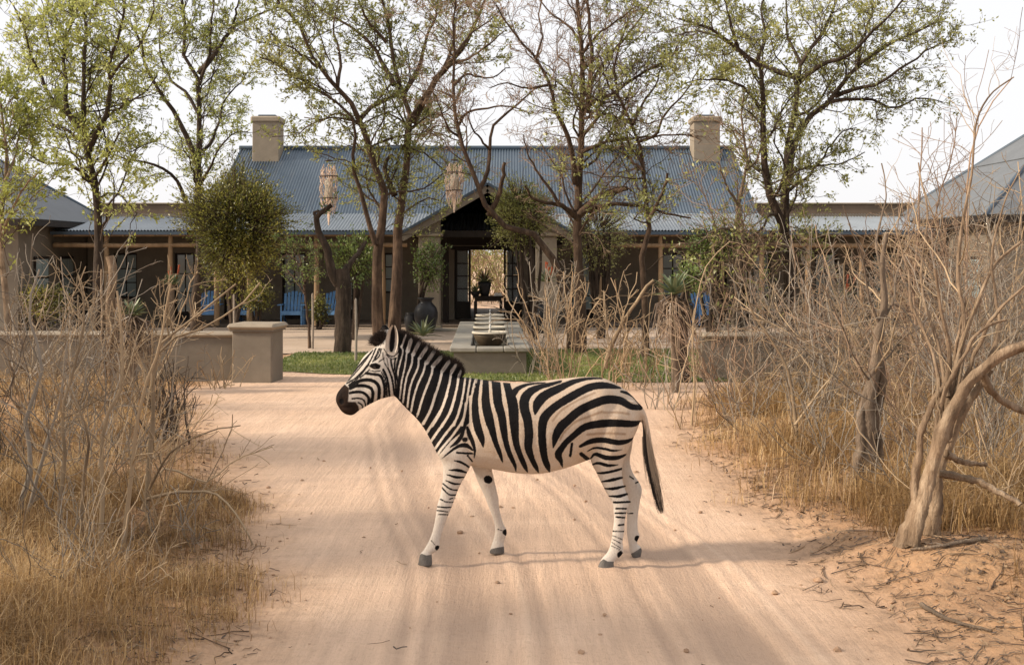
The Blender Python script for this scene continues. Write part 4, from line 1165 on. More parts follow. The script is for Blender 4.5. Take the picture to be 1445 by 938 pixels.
k = np.arange(n) * m_
Q = np.concatenate([np.stack([k + 2 * s, k + 2 * s + 1, k + 2 * s + 3, k + 2 * s + 2], -1) for s in range(seg)])
dk = np.repeat(np.clip(sstep(.30, .62, t0 + .14 * rng.normal(0, 1, n)) + (w_[:, 0] < -.9) * .9, 0, 1), m_)
m = NT('tail hair'); m.col(m.mix(m.attr('dark'), (.33, .25, .175), (.016, .012, .011))).rough(.65)
ob('tail_tuft', mesh('tail_tuft', V.reshape(-1, 3) - np.array(zeb.location), Q, attrs={'dark': dk}), m.m, zeb)
# eyes
m = NT('dark wet eye'); m.col((.012, .008, .006)).rough(.05); m.b.inputs['Specular IOR Level'].default_value = .7
for s in (-1, 1):
    e = MB()
    a = np.linspace(-np.pi / 2, np.pi / 2, 9)
    e.lathe(np.stack([np.cos(a) * .017, np.sin(a) * .017], -1), 14)
    X_ = P(529, 517.5, Y0 - .08)
    e.build('eye', m.m, zeb, True, (X_[0] - zeb.location.x, s * .083, X_[2] - zeb.location.z))
VERB = False
# ---------------------------------------------------------------- woody plants
PM = 14
def limb(pts, r0, r1, Y, d0=0.0, d1=0.0, rng=None, jit=.8, pw=.62):
    """a limb traced in photograph pixels, standing at depth Y and leaning from d0 to d1 in depth"""
    p = smooth_path([(a, b, 0) for a, b in pts], PM)[:, :2]
    t = np.linspace(0, 1, PM)
    if rng is not None:
        p = p + rng.normal(0, jit, p.shape) * np.minimum(1, t * 4)[:, None]
    dep = Y + d0 + (d1 - d0) * t
    path = np.stack([GX(p[:, 0], dep), dep, GZ(p[:, 1], dep)], -1)
    r = (r0 + (r1 - r0) * t ** pw) * dep / F
    return path, r

def spawn(paths, rad, dens, rng, tmin=.2, ang=(.5, 1.1), lf=.5, lmm=(.1, 3.0), Pn=6, wig=.25, up=.08, rs=.6, rl=.02, tip=.3, tmax=1.0, tap=.55):
    B, Pp, _ = paths.shape
    L_ = np.linalg.norm(np.diff(paths, axis=1), axis=2).sum(1)
    n = rng.poisson(dens * L_ * (tmax - tmin))
    idx = np.repeat(np.arange(B), n)
    if len(idx) == 0: return np.zeros((0, Pn, 3)), np.zeros((0, Pn))
    t = tmin + (tmax - tmin) * rng.random(len(idx))
    f = t * (Pp - 1)
    i0 = np.minimum(f.astype(int), Pp - 2)
    u = (f - i0)[:, None]
    pos = paths[idx, i0] * (1 - u) + paths[idx, i0 + 1] * u
    r = rad[idx, i0] * (1 - u[:, 0]) + rad[idx, i0 + 1] * u[:, 0]
    tan = norm(paths[idx, i0 + 1] - paths[idx, i0])
    q = rng.normal(0, 1, pos.shape)
    perp = norm(q - (q * tan).sum(1, keepdims=True) * tan)
    a = rng.uniform(*ang, len(idx))[:, None]
    d = tan * np.cos(a) + perp * np.sin(a)
    ln = np.clip(lf * L_[idx] * (1 - tap * t) * rng.uniform(.55, 1.25, len(idx)), *lmm)
    out = np.empty((len(idx), Pn, 3)); out[:, 0] = pos
    for k in range(1, Pn):
        d = norm(d + rng.normal(0, wig, d.shape) + np.array((0, 0, up)))
        pos = pos + d * (ln / (Pn - 1))[:, None]
        out[:, k] = pos
    r0 = np.minimum(r * rs, ln * rl)
    rr_ = r0[:, None] * np.linspace(1, tip, Pn)[None]
    return out, rr_

def cat_paths(*pr):
    """list of (paths, rad) with different point counts -> combined verts/quads through MB"""
    return pr

def leaves_on(paths, n_per, rng, size=(.03, .06), tmin=.2, spread=.03, up=.2, asp=.42, grp=1):
    B, Pp, _ = paths.shape
    n = rng.poisson(n_per, B)
    idx = np.repeat(np.arange(B), n)
    t = tmin + (1 - tmin) * rng.random(len(idx))
    f = t * (Pp - 1); i0 = np.minimum(f.astype(int), Pp - 2); u = (f - i0)[:, None]
    c = paths[idx, i0] * (1 - u) + paths[idx, i0 + 1] * u + rng.normal(0, spread, (len(idx), 3))
    d = norm(rng.normal(0, .62, c.shape) + .8 * norm(paths[idx, i0 + 1] - paths[idx, i0]) + np.array((0, 0, up)))
    s = norm(np.cross(d, rng.normal(0, 1, c.shape)))
    l = rng.uniform(*size, len(idx))[:, None]
    V = np.stack([c, c + d * l * .5 + s * l * asp * .5, c + d * l, c + d * l * .5 - s * l * asp * .5], 1).reshape(-1, 3)
    Q = np.arange(len(V)).reshape(-1, 4)
    b = np.clip(.5 + .32 * vnoise(c[:, 0] * 1.1 + c[:, 1] * .7, c[:, 2] * 1.1, 31) + rng.normal(0, .2, len(c)), 0, 1)
    return V, Q, np.repeat(b, 4)

def stems_mesh(groups, rng=None):
    V, Q, tn, n = [], [], [], 0
    for (p, r, S) in groups:
        if len(p) == 0: continue
        v, q = tubes(p, np.maximum(r, .0012), S)
        V.append(v); Q.append(q + n); n += len(v)
        tn.append(np.repeat(np.clip(rng.random(len(p)) ** 1.6, 0, 1), p.shape[1] * S) if rng is not None else np.zeros(len(v)))
    return np.concatenate(V), np.concatenate(Q), np.concatenate(tn)

def part_stems(name, groups, mat, parent, rng, org):
    V, Q, tn = stems_mesh(groups, rng)
    o = ob(name, mesh(name, V - org, Q, smooth=True, attrs={'tint': tn}), M[mat], parent)
    if name in ('twigs', 'branches', 'side_twigs'): o['kind'] = 'stuff'      # too fine to pick apart
    return o
def foliage(name, V, Q, tn, mat, parent):
    o = ob(name, mesh(name, V, Q, attrs={'tint': tn}), M[mat], parent)
    o['kind'] = 'stuff'
    return o

def tree(name, label, Y, base_px, limbs, bark_='bark_dark', twig='twig_dark', leafm=None, seed=1, d1=4.0, d2=8.0, d3=8.5, n_leaf=3.0, size=(.04, .12), l1=.42, l2=.45, l3=.5, cat='tree', up=.06, tmin1=.3, group=None, spread=.05, lmin2=.25, root_flare=True, sag=0.0, cl=None, l3r=(.14, .5), cnt=6000):
    rng = np.random.default_rng(seed)
    org = np.array((GX(base_px, Y), Y, 0.0))
    t = thing(name, label, cat, tuple(org), group=group)
    pr = []
    for li in limbs:
        pts, r0, r1 = li[:3]
        dd = li[3:] if len(li) > 3 else (0.0, rng.uniform(-1.1, 1.1))
        pr.append(limb(pts, r0, r1, Y, dd[0], dd[1], rng))
    mp = np.stack([a for a, _ in pr]); mr = np.stack([b for _, b in pr])
    p1, r1_ = spawn(mp, mr, d1, rng, tmin1, (.5, 1.2), l1, (.35, 2.4), 8, .32, up, .42, .012)
    s2p, s2r = [], []
    for a, b, dn in ((mp, mr, d2 * .5), (p1, r1_, d2)):
        if len(a):
            x, y = spawn(a, b, dn, rng, max(.25, tmin1 - .05) if a is mp else .25, (.45, 1.1), l2, (lmin2, 1.3), 6, .28, up * .7 - sag, .55, .009)
            s2p.append(x); s2r.append(y)
    p2, r2_ = np.concatenate(s2p), np.concatenate(s2r)
    p3, r3_ = spawn(p2, r2_, d3, rng, .2, (.4, 1.1), l3, l3r, 3, .32, .03 - sag, .6, .010)
    if VERB: print('TREE', base_px, len(mp), len(p1), len(p2), len(p3))
    if len(p3) > cnt:
        sel = rng.choice(len(p3), cnt, replace=False); p3, r3_ = p3[sel], r3_[sel]
    big = [(mp, mr, 8), (p1, r1_, 5)]
    r2_, r3_ = np.maximum(r2_, .0002 * Y), np.maximum(r3_, .00014 * Y)
    part_stems('trunk', big, bark_, t, rng, org)
    part_stems('twigs', [(p2, r2_, 3), (p3, r3_, 3)], twig, t, rng, org)
    if leafm:
        V1, Q1, t1 = leaves_on(p3, n_leaf * 1.0, rng, size, .1, spread * .5)
        V2, Q2, t2 = leaves_on(p2, n_leaf * .3, rng, size, .5, spread * .6)
        foliage('crown', np.concatenate([V1, V2]) - org, np.concatenate([Q1, Q2 + len(V1)]), np.concatenate([t1, t2]), leafm, t)
    return t

TL = 'shade trees around the lodge courtyard'
tree('leafy_tree', 'slender many-branched tree with pale new leaves rising behind the tan stump', 25.0, 136,
     [([(137, 510), (138, 420), (139, 330), (134, 253), (121, 207), (118, 176), (119, 138), (117, 100), (122, 55), (118, 5), (120, -40)], 10.5, 1.2, 0, .4),
      ([(123, 212), (135, 188), (148, 169), (156, 123), (155, 88), (169, 46), (176, 0), (172, -40)], 5, 1.0, 0, -1.2), ([(116, 183), (95, 158), (93, 116), (91, 70), (105, 18), (112, -30)], 5, .9, 0, .9),
      ([(108, 172), (84, 150), (67, 130), (42, 70), (32, 35), (10, -5)], 3.6, .8, 0, -.8), ([(127, 253), (112, 240), (95, 232), (63, 230), (42, 218), (20, 205)], 3.6, .8, 0, -1.0), ([(122, 205), (100, 188), (88, 181), (60, 168), (37, 160)], 3.2, 1.0, 0, 1.0),
      ([(127, 213), (151, 165), (183, 144), (205, 130), (222, 108)], 3.2, .8, 0, 1.2), ([(134, 250), (150, 225), (165, 195), (178, 175)], 2.6, .8, 0, -1.1), ([(156, 110), (175, 85), (200, 60), (215, 20), (220, -20)], 2.5, .7, -.5, -1.6), ([(93, 116), (75, 80), (65, 40), (60, 0)], 2.2, .7, .3, 1.6)],
     'bark_dark', 'twig_dark', 'leaf_light', 1, n_leaf=6.5, group=TL)
tree('leafy_tree', 'upright pale green tree standing just behind the low wall', 33.0, 277,
     [([(277, 468), (276, 420), (281, 380), (283, 330), (279, 280), (280, 229), (281, 176), (280, 141), (277, 105), (255, 70), (262, 35), (258, 0), (262, -40)], 9, 1.2, 0, .5),
      ([(281, 104), (302, 77), (327, 42), (352, 26), (383, 14), (400, 5)], 4.6, .9, 0, 1.0), ([(279, 231), (260, 186), (243, 155), (225, 130), (207, 98), (197, 53), (176, 25), (150, 5)], 5, .9, 0, -1.2),
      ([(279, 300), (262, 285), (246, 250), (215, 232), (176, 223), (140, 214)], 4, .8, 0, -1.6), ([(281, 215), (295, 205), (310, 170), (318, 140), (345, 110)], 3.2, .8, 0, 1.4), ([(283, 260), (300, 230), (312, 205), (330, 190), (350, 185)], 2.8, .7, 0, -1.2),
      ([(280, 160), (262, 130), (240, 110), (225, 70), (228, 20)], 3, .7, 0, 1.5), ([(327, 42), (335, 10), (345, -30)], 2.2, .8, .6, .2), ([(281, 120), (296, 70), (300, 20), (305, -30)], 3, .8, 0, -1.0)],
     'bark_dark', 'twig_dark', 'leaf_light', 2, n_leaf=6.5, group=TL)
tree('leafy_tree', 'large twin-trunked tree with dark bark shading the porch', 29.0, 547,
     [([(537, 492), (532, 440), (533, 380), (536, 330), (546, 285), (532, 246), (518, 197), (508, 165), (494, 144), (476, 123), (448, 95), (420, 32), (392, 0), (380, -40)], 10, 1.2, 0, -1.0),
      ([(556, 492), (558, 430), (561, 370), (564, 317), (571, 260), (575, 211), (580, 169), (568, 134), (557, 105), (552, 53), (543, 18), (530, -40)], 11, 1.3, .2, .8),
      ([(581, 172), (592, 152), (606, 130), (624, 102), (652, 70), (677, 18), (695, -25)], 7, 1.2, .3, -1.0), ([(557, 276), (550, 258), (543, 239), (548, 222), (553, 217)], 5, 2.4, 0, .3), ([(509, 167), (529, 148), (553, 137), (566, 130)], 3.6, 2.4, -.3, .5),
      ([(556, 120), (543, 95), (529, 70), (501, 42), (465, 21), (440, 0)], 4.4, .9, .5, 1.4), ([(612, 112), (641, 88), (665, 80), (690, 62), (712, 45)], 3.4, .8, -.2, -1.6), ([(530, 345), (516, 300), (508, 267), (499, 232), (502, 190), (499, 169), (465, 137), (430, 116), (395, 91), (367, 80)], 4.2, .9, -.4, -1.4),
      ([(568, 134), (590, 100), (600, 60), (615, 20), (620, -30)], 4.2, .9, .5, 1.8), ([(476, 123), (480, 80), (470, 40), (478, 0)], 3, .8, -.7, .6), ([(448, 95), (415, 70), (395, 60), (378, 40)], 2.6, .7, -.8, -1.6), ([(510, 178), (480, 160), (455, 170), (430, 165)], 2.5, .7, -.4, .8),
      ([(624, 102), (640, 60), (640, 20), (650, -30)], 3.2, .8, 0, 1.0), ([(545, 60), (520, 30), (505, 0), (490, -30)], 2.8, .8, .6, -.4)],
     'bark_red', 'twig_dark', 'leaf_olive', 3, n_leaf=6.2, group=TL)
tree('leaning_tree', 'thin leaning tree with sparse dry leaves arching across the porch gable', 27.5, 806,
     [([(808, 492), (803, 430), (797, 403), (786, 375), (757, 332), (722, 322), (692, 306), (680, 275), (664, 228), (648, 190), (641, 151), (640, 109), (641, 70), (638, 35), (645, -10)], 8, 1.0, 0, -.6),
      ([(690, 304), (702, 280), (708, 260), (712, 229)], 5, 2.2, -.1, -.5), ([(676, 268), (687, 246), (691, 211), (698, 176), (729, 148), (760, 125), (785, 118)], 4, .8, -.2, .6), ([(645, 180), (660, 160), (690, 152), (720, 150), (750, 160)], 2.6, .7, -.3, -1.2), ([(641, 120), (660, 105), (690, 110), (720, 95)], 2.4, .7, -.3, .8),
      ([(650, 195), (632, 180), (620, 150), (612, 130)], 2.2, .8, -.2, -1.0), ([(640, 80), (662, 50), (690, 30), (712, 10)], 2.4, .7, -.5, .6), ([(691, 211), (672, 190), (662, 165), (668, 140)], 2, .7, 0, -.9)],
     'bark_red', 'twig_red', 'leaf_dry', 4, tmin1=.55, d2=9, d3=9, n_leaf=1.5, size=(.03, .055), group=TL)
tree('bare_tree', 'tall straight almost leafless tree standing right of the fountain', 26.5, 818,
     [([(819, 500), (820, 440), (817, 380), (814, 330), (816, 281), (820, 211), (821, 158), (823, 105), (820, 53), (814, 0), (812, -50)], 9.5, 2.2, 0, .2), ([(828, 160), (832, 130), (835, 88), (832, 28), (828, -5), (830, -40)], 4.6, 1.6, 0, -.5),
      ([(812, 260), (808, 225), (802, 193), (784, 158), (776, 120), (756, 84), (732, 56), (714, 32), (700, 8)], 5, .9, 0, -1.4), ([(824, 152), (845, 140), (869, 130), (904, 105), (943, 84), (960, 56), (968, 38)], 4.2, .8, 0, -.8), ([(828, 128), (846, 98), (862, 77), (883, 53), (911, 14), (925, -10)], 3.6, .9, 0, 1.2),
      ([(822, 75), (840, 52), (858, 39), (897, 10)], 2.8, .8, 0, -1.2), ([(822, 214), (858, 200), (911, 193), (964, 190), (985, 194)], 3.4, .8, 0, -1.8), ([(815, 308), (791, 290), (753, 281), (740, 262)], 5, 1.4, 0, -1.2), ([(819, 302), (836, 286), (851, 274), (886, 266)], 6, 3.4, 0, -.8), ([(822, 300), (860, 288), (911, 292), (946, 302), (975, 308)], 4.4, 1.2, 0, .5),
      ([(790, 290), (770, 258), (757, 240), (745, 215), (738, 190)], 3, .8, -.6, -1.0), ([(776, 120), (745, 125), (715, 118), (690, 125)], 2.4, .7, -.9, -1.6), ([(820, 60), (800, 35), (778, 20), (755, -10)], 2.6, .8, .1, 1.0), ([(818, 240), (838, 228), (852, 205), (880, 160), (890, 145)], 2.4, .8, 0, 1.2), ([(756, 84), (765, 50), (760, 20), (770, -20)], 2, .7, -1.1, -.6)],
     'bark_red', 'twig_red', 'leaf_dry', 5, d2=10, d3=11, n_leaf=.4, size=(.03, .05), group=TL)
tree('knotted_tree', 'thin knotted tree with olive crown right of the tall bare tree', 25.5, 910,
     [([(912, 520), (911, 470), (909, 411), (905, 370), (908, 345), (917, 320), (913, 290), (909, 246), (902, 204), (892, 176), (876, 141), (865, 113), (869, 84), (880, 50), (890, 20)], 7, .9, 0, .3), ([(914, 312), (925, 292), (936, 268), (943, 246)], 3.6, 2, 0, -.4), ([(901, 200), (925, 190), (940, 160), (968, 130), (985, 100)], 2.8, .8, 0, -1.0),
      ([(893, 176), (905, 150), (925, 120), (940, 80)], 2.5, .8, 0, .8), ([(876, 141), (858, 120), (850, 90), (840, 70)], 2, .7, 0, -.6), ([(907, 240), (890, 225), (880, 215), (878, 200)], 2.4, 1.2, 0, .2)],
     'bark_red', 'twig_dark', 'leaf_olive', 6, n_leaf=4.6, group=TL)
tree('shade_tree', 'broad dark-limbed tree with wide olive crown against the open sky', 23.5, 1110,
     [([(1116, 545), (1116, 470), (1114, 400), (1111, 349), (1103, 313), (1082, 262), (1078, 193), (1078, 116), (1069, 85), (1040, 67), (995, 36), (960, 27)], 13, 1.4, 0, -1.6), ([(1106, 330), (1108, 290), (1109, 251), (1112, 206), (1122, 157), (1127, 112), (1130, 88), (1148, 62), (1165, 40), (1180, 0), (1190, -40)], 8.5, 1.2, .1, .9),
      ([(1112, 260), (1116, 215), (1142, 166), (1174, 139), (1210, 94), (1254, 63), (1300, 42), (1335, 26)], 7, 1.0, .2, 1.6), ([(1178, 136), (1210, 124), (1236, 119), (1272, 98), (1310, 70), (1345, 55)], 4, .8, .8, -.2), ([(1166, 145), (1200, 140), (1236, 143), (1263, 152), (1300, 138), (1330, 145)], 3.4, .8, .7, 1.8),
      ([(1128, 110), (1102, 103), (1062, 85), (1017, 54), (985, 45), (955, 50)], 5, .9, .5, 1.6), ([(1126, 117), (1156, 94), (1201, 76), (1230, 45), (1262, 15), (1290, -20)], 4.6, .9, .6, -1.2), ([(1109, 272), (1124, 260), (1138, 250), (1160, 225), (1185, 190), (1210, 180)], 3, .7, .1, -1.6), ([(1078, 160), (1055, 130), (1030, 115), (1000, 112), (970, 118)], 3.4, .8, -.8, -2.2),
      ([(1069, 85), (1080, 50), (1075, 10), (1085, -30)], 3.4, .9, -1.0, -.4), ([(1040, 67), (1030, 30), (1020, -10)], 2.8, .8, -1.2, -2.0), ([(1130, 90), (1112, 50), (1110, 10), (1105, -30)], 3, .9, .6, 1.6), ([(1210, 94), (1215, 60), (1230, 20), (1228, -20)], 2.8, .8, 1.0, .2), ([(1080, 245), (1062, 235), (1050, 215), (1030, 200)], 2.6, .8, -.3, .8), ([(1120, 165), (1150, 150), (1180, 100), (1190, 60)], 2.6, .8, .4, 2.2),
      ([(1118, 240), (1150, 235), (1190, 230), (1220, 215)], 2.4, .7, 0, -1.6)],
     'bark_dark', 'twig_dark', 'leaf_olive', 7, d2=10, n_leaf=6.0, size=(.035, .10), group=TL)
tree('vine_tree', 'small tree wrapped in dry vines against the lodge roof end', 22.5, 1046,
     [([(1042, 560), (1040, 480), (1043, 400), (1043, 330), (1041, 286), (1054, 242), (1051, 193), (1046, 161), (1050, 130)], 8.5, 1.0, 0, .3), ([(1048, 560), (1050, 460), (1036, 390), (1050, 330), (1042, 300)], 4, 2, .1, -.1), ([(1034, 560), (1036, 440), (1052, 380), (1036, 320), (1045, 290)], 3.5, 2, -.1, .1),
      ([(1042, 290), (1030, 270), (1022, 255), (1015, 230)], 2.8, .8, 0, -.6), ([(1053, 240), (1068, 225), (1075, 200), (1080, 170)], 2.4, .8, 0, .5), ([(1045, 330), (1020, 322), (1000, 330), (985, 345)], 2.4, .8, 0, -.8)],
     'bark_grey', 'twig_red', 'leaf_olive', 8, n_leaf=.9, group=TL)
tree('leafy_tree', 'dense olive tree with trunk partly out of frame before the slate roof', 22.0, 4,
     [([(12, 520), (10, 440), (4, 370), (2, 300), (10, 230), (5, 170), (-5, 120)], 7, 1.2, 0, .3), ([(4, 330), (20, 290), (38, 260), (60, 240)], 3, .8, 0, -.8), ([(6, 260), (22, 220), (28, 190), (40, 170)], 2.8, .8, 0, .8), ([(2, 300), (-20, 250), (-30, 200)], 3, .8, 0, -.6), ([(5, 200), (18, 165), (14, 140)], 2.2, .7, 0, .4)],
     'bark_pale', 'twig_dark', 'leaf_light', 9, n_leaf=9, d1=8, group=TL)

# broken trunk, stump, sapling with stakes
tree('broken_tree', 'dark broken trunk with one pale bent dead limb on the lawn', 26.6, 483,
     [([(483, 499), (484, 470), (485, 430), (484, 398), (482, 380)], 12.5, 11, 0, 0), ([(486, 384), (498, 366), (510, 352), (516, 340)], 6, 2.4, 0, .4), ([(478, 400), (468, 384), (462, 352), (450, 328), (446, 309), (456, 298), (467, 289)], 8, 3.4, 0, -.3), ([(447, 312), (444, 302), (450, 296)], 3.5, 1.4, -.2, -.2)],
     'bark_dark', 'twig_dark', 'leaf_fresh', 12, d1=3, d2=5, n_leaf=3.0, tmin1=.75)
st_ = thing('tree_stump', 'tall split tan stump in front of the low wall', 'stump', (GX(160, 19.3), 19.3, 0))
rng = np.random.default_rng(7)
pr = [limb([(158, 560), (156, 500), (155, 440), (160, 395), (157, 362)], 8.5, 6, 19.3, 0, 0, rng), limb([(168, 560), (166, 500), (166, 450), (166, 420)], 9.5, 6, 19.35, 0, 0, rng), limb([(150, 560), (146, 500), (144, 440), (143, 380)], 4.5, 1.2, 19.25, 0, 0, rng), limb([(176, 560), (176, 500), (174, 470), (175, 455)], 6, 3.5, 19.4, 0, 0, rng)]
part_stems('trunk', [(np.stack([a for a, _ in pr]), np.stack([b for _, b in pr]), 10)], 'bark_pale', st_, rng, np.array((GX(160, 19.3), 19.3, 0)))
tree('sapling', 'young green sapling planted where the lawn meets the courtyard', 27.8, 425,
     [([(437, 491), (435, 460), (432, 430), (428, 400), (424, 370), (420, 350)], 2.6, .8, 0, .1), ([(430, 415), (415, 392), (405, 380)], 1.5, .6, 0, .4), ([(428, 400), (440, 385), (452, 372)], 1.5, .6, 0, -.4), ([(424, 375), (410, 360), (398, 362)], 1.2, .5, 0, .3), ([(424, 372), (436, 358), (446, 350)], 1.2, .5, 0, -.3)],
     'bark_red', 'twig_dark', 'leaf_fresh', 13, d1=9, d2=12, d3=12, n_leaf=4.5, tmin1=.55, size=(.04, .08))
for px_, y_, lab in ((441, 27.6, 'thin wooden stake beside the sapling'), (502, 24.5, 'thin grey stake standing in the lawn grass'), (330, 27.0, 'short wooden stake behind the square pillar')):
    s = thing('garden_stake', lab, 'stake', (GX(px_, y_), y_, 0))
    MB().tube([(0, 0, -.05), (.01, 0, .6), (0, 0, 1.25)], [.03, .028, .024], 7).build('stake_post', M['white_post'], s, True)
    MB().lathe([(0, 1.25), (.024, 1.25), (.0, 1.29)], 7).build('stake_tip', M['white_post'], s)

def round_bush(name, label, Y, cx, cy, rx, ry, base, leafm, seed, n=900, leaf_n=16, size=(.05, .10), dep=1.0, stems=9):
    """dense evergreen: stems fan into an ellipsoid, twigs crowd its shell, leaves cover the twigs"""
    rng = np.random.default_rng(seed)
    org = np.array((GX(cx, Y), Y, 0.0))
    t = thing(name, label, 'shrub', tuple(org))
    C = P(cx, cy, Y); R_ = np.array((rx * Y / F, rx * Y / F * dep, ry * Y / F))
    B_ = P(base, HY + EYE * F / Y, Y)
    d = norm(rng.normal(0, 1, (n, 3)))
    lump = 1 + .42 * vnoise(d[:, 0] * 2.2 + d[:, 1] * 1.3, d[:, 2] * 2.2, seed) + .16 * rng.normal(0, 1, n)
    tip = C + d * R_ * (lump * rng.uniform(.75, 1.05, n))[:, None]
    inn = C + d * R_ * rng.uniform(.25, .6, n)[:, None]
    k = np.linspace(0, 1, 5)[None, :, None]
    p = inn[:, None] * (1 - k) + tip[:, None] * k + rng.normal(0, .03, (n, 5, 3)) * k
    r = np.linspace(.012, .004, 5)[None].repeat(n, 0)
    sel = rng.choice(n, stems, replace=False)
    sp = np.stack([smooth_path(np.stack([B_ + rng.normal(0, .05, 3) * (1, 1, 0), (B_ * .45 + inn[s] * .55) + rng.normal(0, .1, 3), inn[s]]), 8) for s in sel])
    sr = np.linspace(.06, .02, 8)[None].repeat(stems, 0)
    part_stems('trunk', [(sp, sr, 6)], 'bark_dark', t, rng, org)
    part_stems('twigs', [(p, r, 3)], 'twig_dark', t, rng, org)
    V, Q, tn = leaves_on(p, leaf_n, rng, size, .35, .07, .5)
    foliage('crown', V - org, Q, tn, leafm, t)
    return t
round_bush('evergreen_tree', 'dense round dark evergreen beside the pale green tree', 31.0, 336, 322, 66, 84, 330, 'leaf_dark', 21, 1800, 16)
round_bush('evergreen_shrub', 'feathery olive evergreen shrub rising behind the leaning tree', 30.5, 735, 300, 46, 50, 752, 'leaf_olive', 22, 700, 12, (.04, .09))
round_bush('evergreen_shrub', 'loose olive shrub crowding the roof behind the tall bare tree', 31.0, 842, 330, 46, 48, 848, 'leaf_olive', 23, 420, 8, (.04, .08))
round_bush('climbing_shrub', 'light green leafy climber against the left porch column', 33.3, 606, 372, 24, 38, 592, 'leaf_fresh', 24, 200, 9, (.05, .10), .6, 5)
round_bush('garden_shrub', 'bright green shrub growing behind the dark broken trunk', 30.5, 500, 366, 34, 34, 500, 'leaf_fresh', 25, 360, 9, (.05, .1), .8, 6)
round_bush('garden_shrub', 'olive shrub in front of the aloe beside the vine-wrapped tree', 23.0, 1006, 345, 32, 26, 1010, 'leaf_fresh', 26, 240, 9, (.04, .08), .8, 6)
round_bush('garden_shrub', 'small green bush at the veranda edge under the evergreen', 34.5, 362, 420, 22, 22, 362, 'leaf_dark', 27, 160, 10, (.05, .1), .8, 4)
round_bush('garden_shrub', 'small green bush beside the armchair near the broken trunk', 34.6, 451, 440, 14, 20, 451, 'leaf_dark', 28, 120, 10, (.05, .1), .8, 4)
round_bush('garden_shrub', 'low dark shrub before the window of the left wing', 33.5, 60, 425, 34, 26, 60, 'leaf_dark', 29, 220, 10, (.05, .1), .8, 5)
round_bush('garden_shrub', 'small fresh bush at the foot of the aloe', 20.5, 972, 392, 17, 16, 968, 'leaf_fresh', 30, 90, 8, (.04, .08), .8, 4)

# hanging driftwood lanterns
for k, (px_, y0_, y1_, hk, Yl, lab) in enumerate(((464, 222, 318, 137, 28.0, 'pale driftwood lantern hanging below the big twin tree left limb'), (641, 222, 300, 96, 27.2, 'pale driftwood lantern hanging from the leaning tree'))):
    rng = np.random.default_rng(60 + k)
    Z0, Z1 = GZ(y1_, Yl), GZ(y0_, Yl)
    l = thing('hanging_lantern', lab, 'lantern', (GX(px_, Yl), Yl, Z0), group='driftwood lanterns hung in the trees')
    H = Z1 - Z0
    MB().tube([(0, 0, H * .95), (0, 0, GZ(hk, Yl) - Z0)], [.006, .006], 5).build('hanging_wire', M['rope'], l)
    for z, r in ((H * .95, .08), (H * .72, .21), (H * .40, .19)):
        a = np.linspace(0, 2 * np.pi, 25)
        MB().tube(np.stack([np.cos(a) * r, np.sin(a) * r, np.full(25, z)], -1), np.full(25, .012), 5).build('hoop', M['rope'], l, True)
    MB().lathe([(.0, H * .38), (.09, H * .42), (.095, H * .64), (.0, H * .72)], 16).build('lamp_glass', M['rim'], l, True)
    n = 130
    a = rng.random(n) * 2 * np.pi
    z0 = rng.uniform(.28, .9, n) * H
    rr_ = np.interp(z0, [0, H * .4, H * .72, H], [.10, .19, .215, .08]) * rng.uniform(.85, 1.1, n)
    A0 = np.stack([np.cos(a) * rr_, np.sin(a) * rr_, z0], -1)
    dz = rng.uniform(.08, .26, n)
    B0 = A0 + np.stack([rng.normal(0, .035, n), rng.normal(0, .035, n), -dz], -1)
    B0[:, :2] *= np.clip(1 - dz, .3, 1)[:, None]
    kk = np.linspace(0, 1, 4)[None, :, None]
    pp = A0[:, None] * (1 - kk) + B0[:, None] * kk + rng.normal(0, .012, (n, 4, 3))
    V, Q = tubes(pp, np.full((n, 4), .009) * rng.uniform(.5, 1.3, (n, 1)), 5)
    tail = np.stack([smooth_path([(.05 * math.cos(q), .05 * math.sin(q), H * .4), (.03 * math.cos(q + 1), .03 * math.sin(q), H * .2), (0, 0, 0)], 4) for q in range(6)])
    V2, Q2 = tubes(tail, np.full((6, 4), .014), 5)
    ob('driftwood_strands', mesh('driftwood_strands', np.concatenate([V, V2]), np.concatenate([Q, Q2 + len(V)]), smooth=True), M['wicker'], l)

